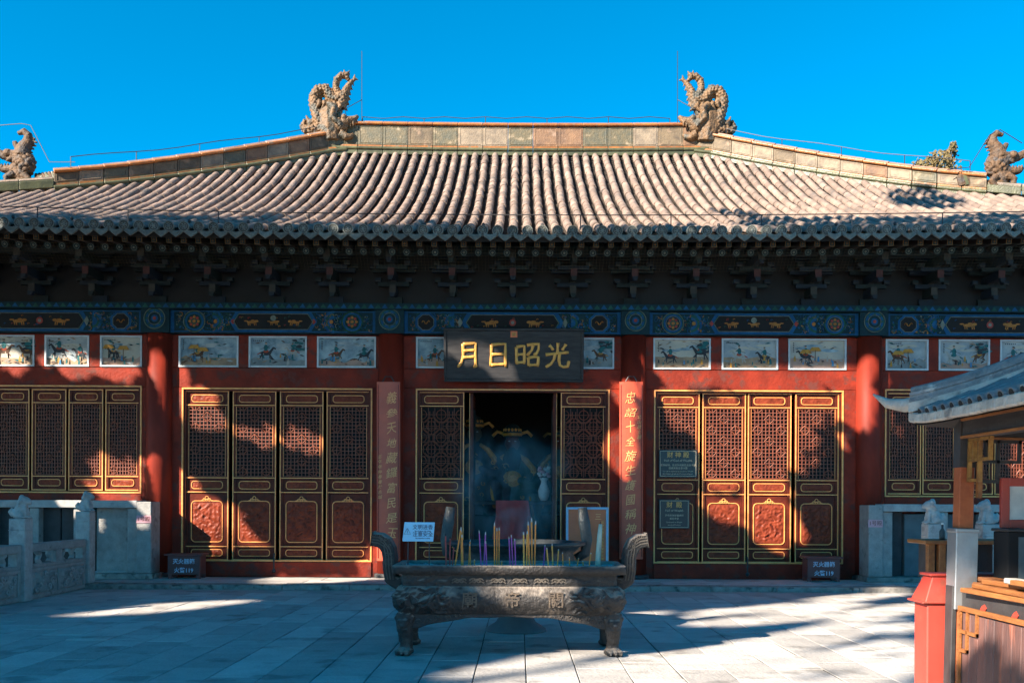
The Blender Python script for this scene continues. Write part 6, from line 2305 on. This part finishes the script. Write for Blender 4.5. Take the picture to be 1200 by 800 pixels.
def sunlit(p):
    """does the photo show sun at the place where the ray through p lands?"""
    d = SUND
    # long burner's front
    t = (9.12 - p.y) / d.y
    q = p + d * t
    if .3 < q.z < .84 and abs(q.x - BX) < 1.15:
        x, y = proj(q)
        w1, w2 = wob(x, y, 18, 5)
        return any(in_el(x + w1, y + w2, e) for e in BURNER_GAPS)
    t = (17.5 - p.y) / d.y
    q = p + d * t
    if abs(q.x + .08) < 1.25 and VZ(448) < q.z < VZ(386):
        x, y = proj(q)
        w1, w2 = wob(x, y, 25, 5)
        return any(in_el(x + w1, y + w2, e) for e in PLAQUE_GAPS)
    t = (WY - p.y) / d.y
    q = p + d * t
    colpx = None
    for cx in COLX[1:7]:         # a column catches the ray before the wall does
        nx, ny = -d.y, d.x
        ln = math.hypot(nx, ny)
        off = ((cx - q.x) * nx + (WY - q.y) * ny) / ln
        if abs(off) < .235:
            along = ((cx - q.x) * d.x + (WY - q.y) * d.y) / ln - math.sqrt(.0553 - off * off)
            q = q + d * (along / ln)
            colpx = proj(Vector((cx, WY, q.z)))[0]
            break
    if q.z < 0:
        q = p + d * (-p.z / d.z)
        if q.y < .8: return None
        x, y = proj(q)
        w1, w2 = wob(x, y * 4, 40, 7)
        x, y = x + w1 * 2, y + w2 * .5
        if any(in_el(x, y, e) for e in GROUND_SHADE): return False
        return any(in_poly(x, y, g) for g in GROUND_GAPS)
    if q.z < 4.2:
        x, y = proj(q)
        w1, w2 = wob(x, y, 14, 4)
        if x > 745 and n3(x / 11, y / 8, 2) < -.30: return False
        return any(in_el(x + w1, y + w2, e, 1.32 if e[2] < 12 else 1.05) for e in FACADE_GAPS if colpx is None or abs(e[0] - colpx) < 13)
    return None
TREES = [('shade_tree', (-13.5, 1.0), 'leafy tree left of the courtyard, nearest to the viewer', 9), ('shade_tree', (-19.0, 9.0), 'leafy tree left of the courtyard, furthest towards the hall', 9),
         ('shade_tree', (-7.5, -4.5), 'leafy tree just behind the viewer on the left', 10), ('shade_tree', (-17.5, -2.5), 'leafy tree left of the courtyard and a little behind the viewer', 10),
         ('tall_tree', (-22.0, -8.0), 'tall tree far behind the viewer, in the middle of its row', 17), ('tall_tree', (-31.0, -14.0), 'tall tree far behind the viewer, furthest back', 18),
         ('tall_tree', (-15.0, -13.5), 'tall tree far behind the viewer, rightmost of its row', 17), ('tall_tree', (-29.0, -2.0), 'tall tree far behind the viewer, leftmost of its row', 17)]
rl = random.Random(21)
leaves = [[] for _ in TREES]
clus = [[] for _ in TREES]
def leaf_at(c, r):
    k = min(range(len(TREES)), key=lambda i: (TREES[i][1][0] - c.x) ** 2 + (TREES[i][1][1] - c.y) ** 2 + (TREES[i][3] + 1.5 - c.z) ** 2)
    leaves[k].append((c, r))
    if rl.random() < .004: clus[k].append(c)
e1 = SUND.orthogonal().normalized()
e2 = SUND.cross(e1).normalized()
def try_leaf(tgt, sizes):  # keeps a leaf only where its shadow is wanted
    for add in (0, 2, 4, 6, 8, 10, 13):
        c = tgt - SUND * (rl.uniform(*((10, 13) if tgt.y > 17 else (32, 42) if tgt.z == 0 else (10, 15))) + add)
        if not (abs(c.x) < .60 * c.y + .5 and c.z < .56 * c.y + 2.0): break
    else: return
    for r in sizes:
        ok = True
        for a, k in ((0, 0), (0, 1), (1, 1), (2, 1), (3, 1), (4, 1), (5, 1)):
            p = c + (e1 * math.cos(a * 1.047) + e2 * math.sin(a * 1.047)) * r * .95 * k
            s_ = sunlit(p)
            if s_ or s_ is None and k == 0: ok = False; break
        if ok:
            leaf_at(c, r)
            return
for _ in range(26000):
    try_leaf(Vector((rl.uniform(-13, 13.5), WY, rl.uniform(0, 4.2))), (.30, .18, .10, .06))
for _ in range(30000):
    y = rl.uniform(2, 17.7)
    try_leaf(Vector((rl.uniform(-12, 12.5), y, 0)), (.40, .22, .12, .07))
for _ in range(6000):
    cx = rl.choice(COLX[1:7])
    try_leaf(Vector((cx + rl.uniform(-.26, .26), WY - .2, rl.uniform(0, 4.2))), (.18, .10, .06))
for _ in range(2600):                      # over the stall: its roof and the lower half of its planks stay in shade
    y = rl.uniform(3.2, 6.3)
    q = Vector((rl.uniform(2.25, 3.6), y, rl.uniform(1.93, 2.4)))
    if n3(q.x * 2.2, q.y * 2.2, q.z * 2) > -.12 or q.z > 2.08:
        leaf_at(q - SUND * rl.uniform(9, 13), .12)
    q = Vector((rl.uniform(2.55, 2.8), rl.uniform(4.5, 6.1), rl.uniform(1.62, 1.95)))
    leaf_at(q - SUND * rl.uniform(9, 13), .09)
    q = Vector((2.6, rl.uniform(3.2, 5.9), rl.uniform(0, .72)))
    if q.z < .56 + .25 * n3(q.y * 3, q.z * 2, 4):
        leaf_at(q - SUND * rl.uniform(9, 13), .10)
for _ in range(1500):                      # over the burner and the name board
    try_leaf(Vector((BX + rl.uniform(-1.1, 1.1), 9.12, rl.uniform(.3, .84))), (.2, .1))
    try_leaf(Vector((rl.uniform(-1.4, 1.2), 17.5, rl.uniform(VZ(448), VZ(386)))), (.2, .12))
NET_GAPS = [(365, 291, 28, 12, 20), (425, 299, 34, 10, 20), (705, 293, 22, 11, 0), (1073, 294, 11, 14, 30), (1100, 296, 9, 12, 30), (1142, 294, 13, 14, 30), (20, 296, 10, 10, 0), (960, 298, 14, 6, 20)]
for _ in range(9000):                      # over the bird net under the eave
    f = rl.random()
    q = Vector((rl.uniform(-9.3, 9.3), NET0[0] + (NET1[0] - NET0[0]) * f, NET0[1] + (NET1[1] - NET0[1]) * f))
    a, c = proj(q)
    if not any(in_el(a, c, e, 1.15) for e in NET_GAPS): leaf_at(q - SUND * rl.uniform(14, 20), .13)
for _ in range(5200):                      # sprays whose shadow touches the lower roof
    x, s_ = rl.uniform(-9.5, 9.5), rl.uniform(0, 5.5)
    q = Vector((x, 16 + s_, rz(x, 16 + s_) + .05))
    a, c = proj(q)
    w1, w2 = wob(a, c, 12, 6)
    if any(in_el(a + w1, c + w2 * .6, e) for e in ROOF_SHADE):
        leaf_at(q - SUND * rl.uniform(18, 26), rl.choice((.14, .2)))
def leaf_quads(b, c, r, m, flatn=None):
    n = Vector((rl.gauss(0, 1), rl.gauss(0, 1), rl.gauss(0, 1)))
    n = (n.normalized() * .8 - SUND).normalized()
    u = n.orthogonal().normalized()
    v = n.cross(u)
    a = rl.uniform(0, 6.28)
    u, v = u * math.cos(a) + v * math.sin(a), v * math.cos(a) - u * math.sin(a)
    k = len(b.v)
    bend = n * r * .2
    b.v += [tuple(c - u * r), tuple(c + v * r * .75 + bend), tuple(c + u * r * 1.05), tuple(c - v * r * .75 + bend)]
    b.f.append((k, k + 1, k + 2, k + 3))
    b.m.append(m)
for k, (nm, (tx, ty), lab, th_) in enumerate(TREES):
    t = thing(nm, (tx, ty, -.03), lab, 'tree', 'trees round the courtyard')
    b = MB()
    b.mi(M_leaf)
    for c, r in leaves[k]: leaf_quads(b, c, r, 0)
    if leaves[k]: b.build('crown', t, fix=False)
    b = MB()
    b.tube([(tx, ty, -.03), (tx + .1, ty, .2 * th_), (tx - .1, ty + .1, .5 * th_), (tx, ty, .85 * th_), (tx + .2, ty, 1.1 * th_)], [.42, .30, .26, .20, .08], M_bark, 10)
    for c in clus[k][:26]:
        s_ = Vector((tx, ty, rl.uniform(.6, .95) * th_))
        mid = (s_ + c) / 2 + Vector((0, 0, .5))
        if any(sunlit(p_) for f_ in range(1, 9) for p_ in (s_.lerp(mid, f_ / 8), mid.lerp(c, f_ / 8))): continue
        b.tube([s_, mid, c], [.11, .06, .015], M_bark, 6)
    b.build('trunk', t)
# the old cypress whose tip shows over the right hip of the roof
tx, ty = P(1100, 200, 36).x, 36.0
t = thing('cypress_tree', (tx, ty, -.03), 'brownish cypress tip showing above the right slope of the hall roof', 'tree')
b = MB()
b.tube([(tx, ty, -.03), (tx + .1, ty, 5), (tx + .3, ty, 10), (tx + .5, ty, 13.6)], [.4, .3, .18, .04], M_bark, 10)
lob = []
for px_, py_, r in ((1117, 172, .16), (1114, 178, .24), (1112, 186, .32), (1106, 190, .36), (1098, 186, .28), (1102, 196, .45), (1090, 190, .30), (1086, 196, .34), (1077, 195, .26), (1110, 200, .5), (1094, 202, .5), (1080, 203, .4)):
    lob.append((P(px_, py_, ty + rl.uniform(-.5, .5)), r))
for q in range(26):
    z = rl.uniform(6.5, 12.6)
    a = rl.uniform(0, 6.28)
    rr = (13.6 - z) * .32 * rl.uniform(.4, 1)
    lob.append((Vector((tx + .3 + rr * math.cos(a), ty + rr * math.sin(a), z)), rl.uniform(.4, .7)))
for c, r in lob:
    b.tube([(tx + .35, ty, c.z - .9), c], [.05, .012], M_bark, 5)
b.build('trunk', t)
b = MB()
b.mi(M_leafb)
for c, r in lob:
    for _ in range(int(60 + 170 * r)):
        d = Vector((rl.gauss(0, 1), rl.gauss(0, 1), rl.gauss(0, 1)))
        d = d.normalized() * r * rl.random() ** .4
        leaf_quads(b, c + Vector((d.x, d.y, d.z * 1.1)), rl.uniform(.04, .085), 0)
b.build('crown', t, fix=False)

# ================================================================== INCENSE SMOKE
def smoke(name, x0, x1, y0, y1, z0, z1, dens, nsc, thr):
    b = MB()
    b.box(x0, x1, y0, y1, z0, z1, M_black)
    m = bpy.data.materials.new('drifting smoke')
    m.use_nodes = True
    t = m.node_tree
    N, L = t.nodes, t.links
    N.remove(N['Principled BSDF'])
    pv = N.new('ShaderNodeVolumePrincipled')
    pv.inputs['Color'].default_value = (.80, .86, .92, 1)
    pv.inputs['Anisotropy'].default_value = .2
    tc = N.new('ShaderNodeTexCoord')
    def mth(op, a, c=None):
        n = N.new('ShaderNodeMath')
        n.operation = op
        for i, q in enumerate((a, c)):
            if q is None: continue
            if isinstance(q, (int, float)): n.inputs[i].default_value = q
            else: L.new(q, n.inputs[i])
        return n.outputs[0]
    mp = N.new('ShaderNodeMapping')
    mp.inputs['Scale'].default_value = (1.0, .5, .7)
    mp.inputs['Rotation'].default_value = (0, R(-25), 0)
    L.new(tc.outputs['Object'], mp.inputs['Vector'])
    nz = N.new('ShaderNodeTexNoise')
    nz.inputs['Scale'].default_value = nsc
    nz.inputs['Detail'].default_value = 3
    nz.inputs['Distortion'].default_value = .8
    L.new(mp.outputs[0], nz.inputs['Vector'])
    sp = N.new('ShaderNodeSeparateXYZ')
    L.new(tc.outputs['Generated'], sp.inputs[0])
    fall = None
    for ax in ('X', 'Y', 'Z'):
        o_ = sp.outputs[ax]
        e = mth('MULTIPLY', mth('MULTIPLY', o_, mth('SUBTRACT', 1.0, o_)), 4.0)
        fall = e if fall is None else mth('MULTIPLY', fall, e)
    d = mth('MULTIPLY', mth('MAXIMUM', mth('SUBTRACT', nz.outputs['Fac'], thr), 0.0), dens)
    L.new(mth('MULTIPLY', d, fall), pv.inputs['Density'])
    L.new(pv.outputs[0], N['Material Output'].inputs['Volume'])
    me = b.mesh(name, ((x0 + x1) / 2, (y0 + y1) / 2, z0))
    me.materials.clear()
    me.materials.append(m)
    o = link(name, me, None, ((x0 + x1) / 2, (y0 + y1) / 2, z0))
    tag(o, 'bluish incense smoke drifting before the open doorway', 'smoke', kind='stuff')
smoke('incense_smoke', -1.0, .8, 12.9, 16.4, .7, 2.45, 4.2, 2.0, .49)
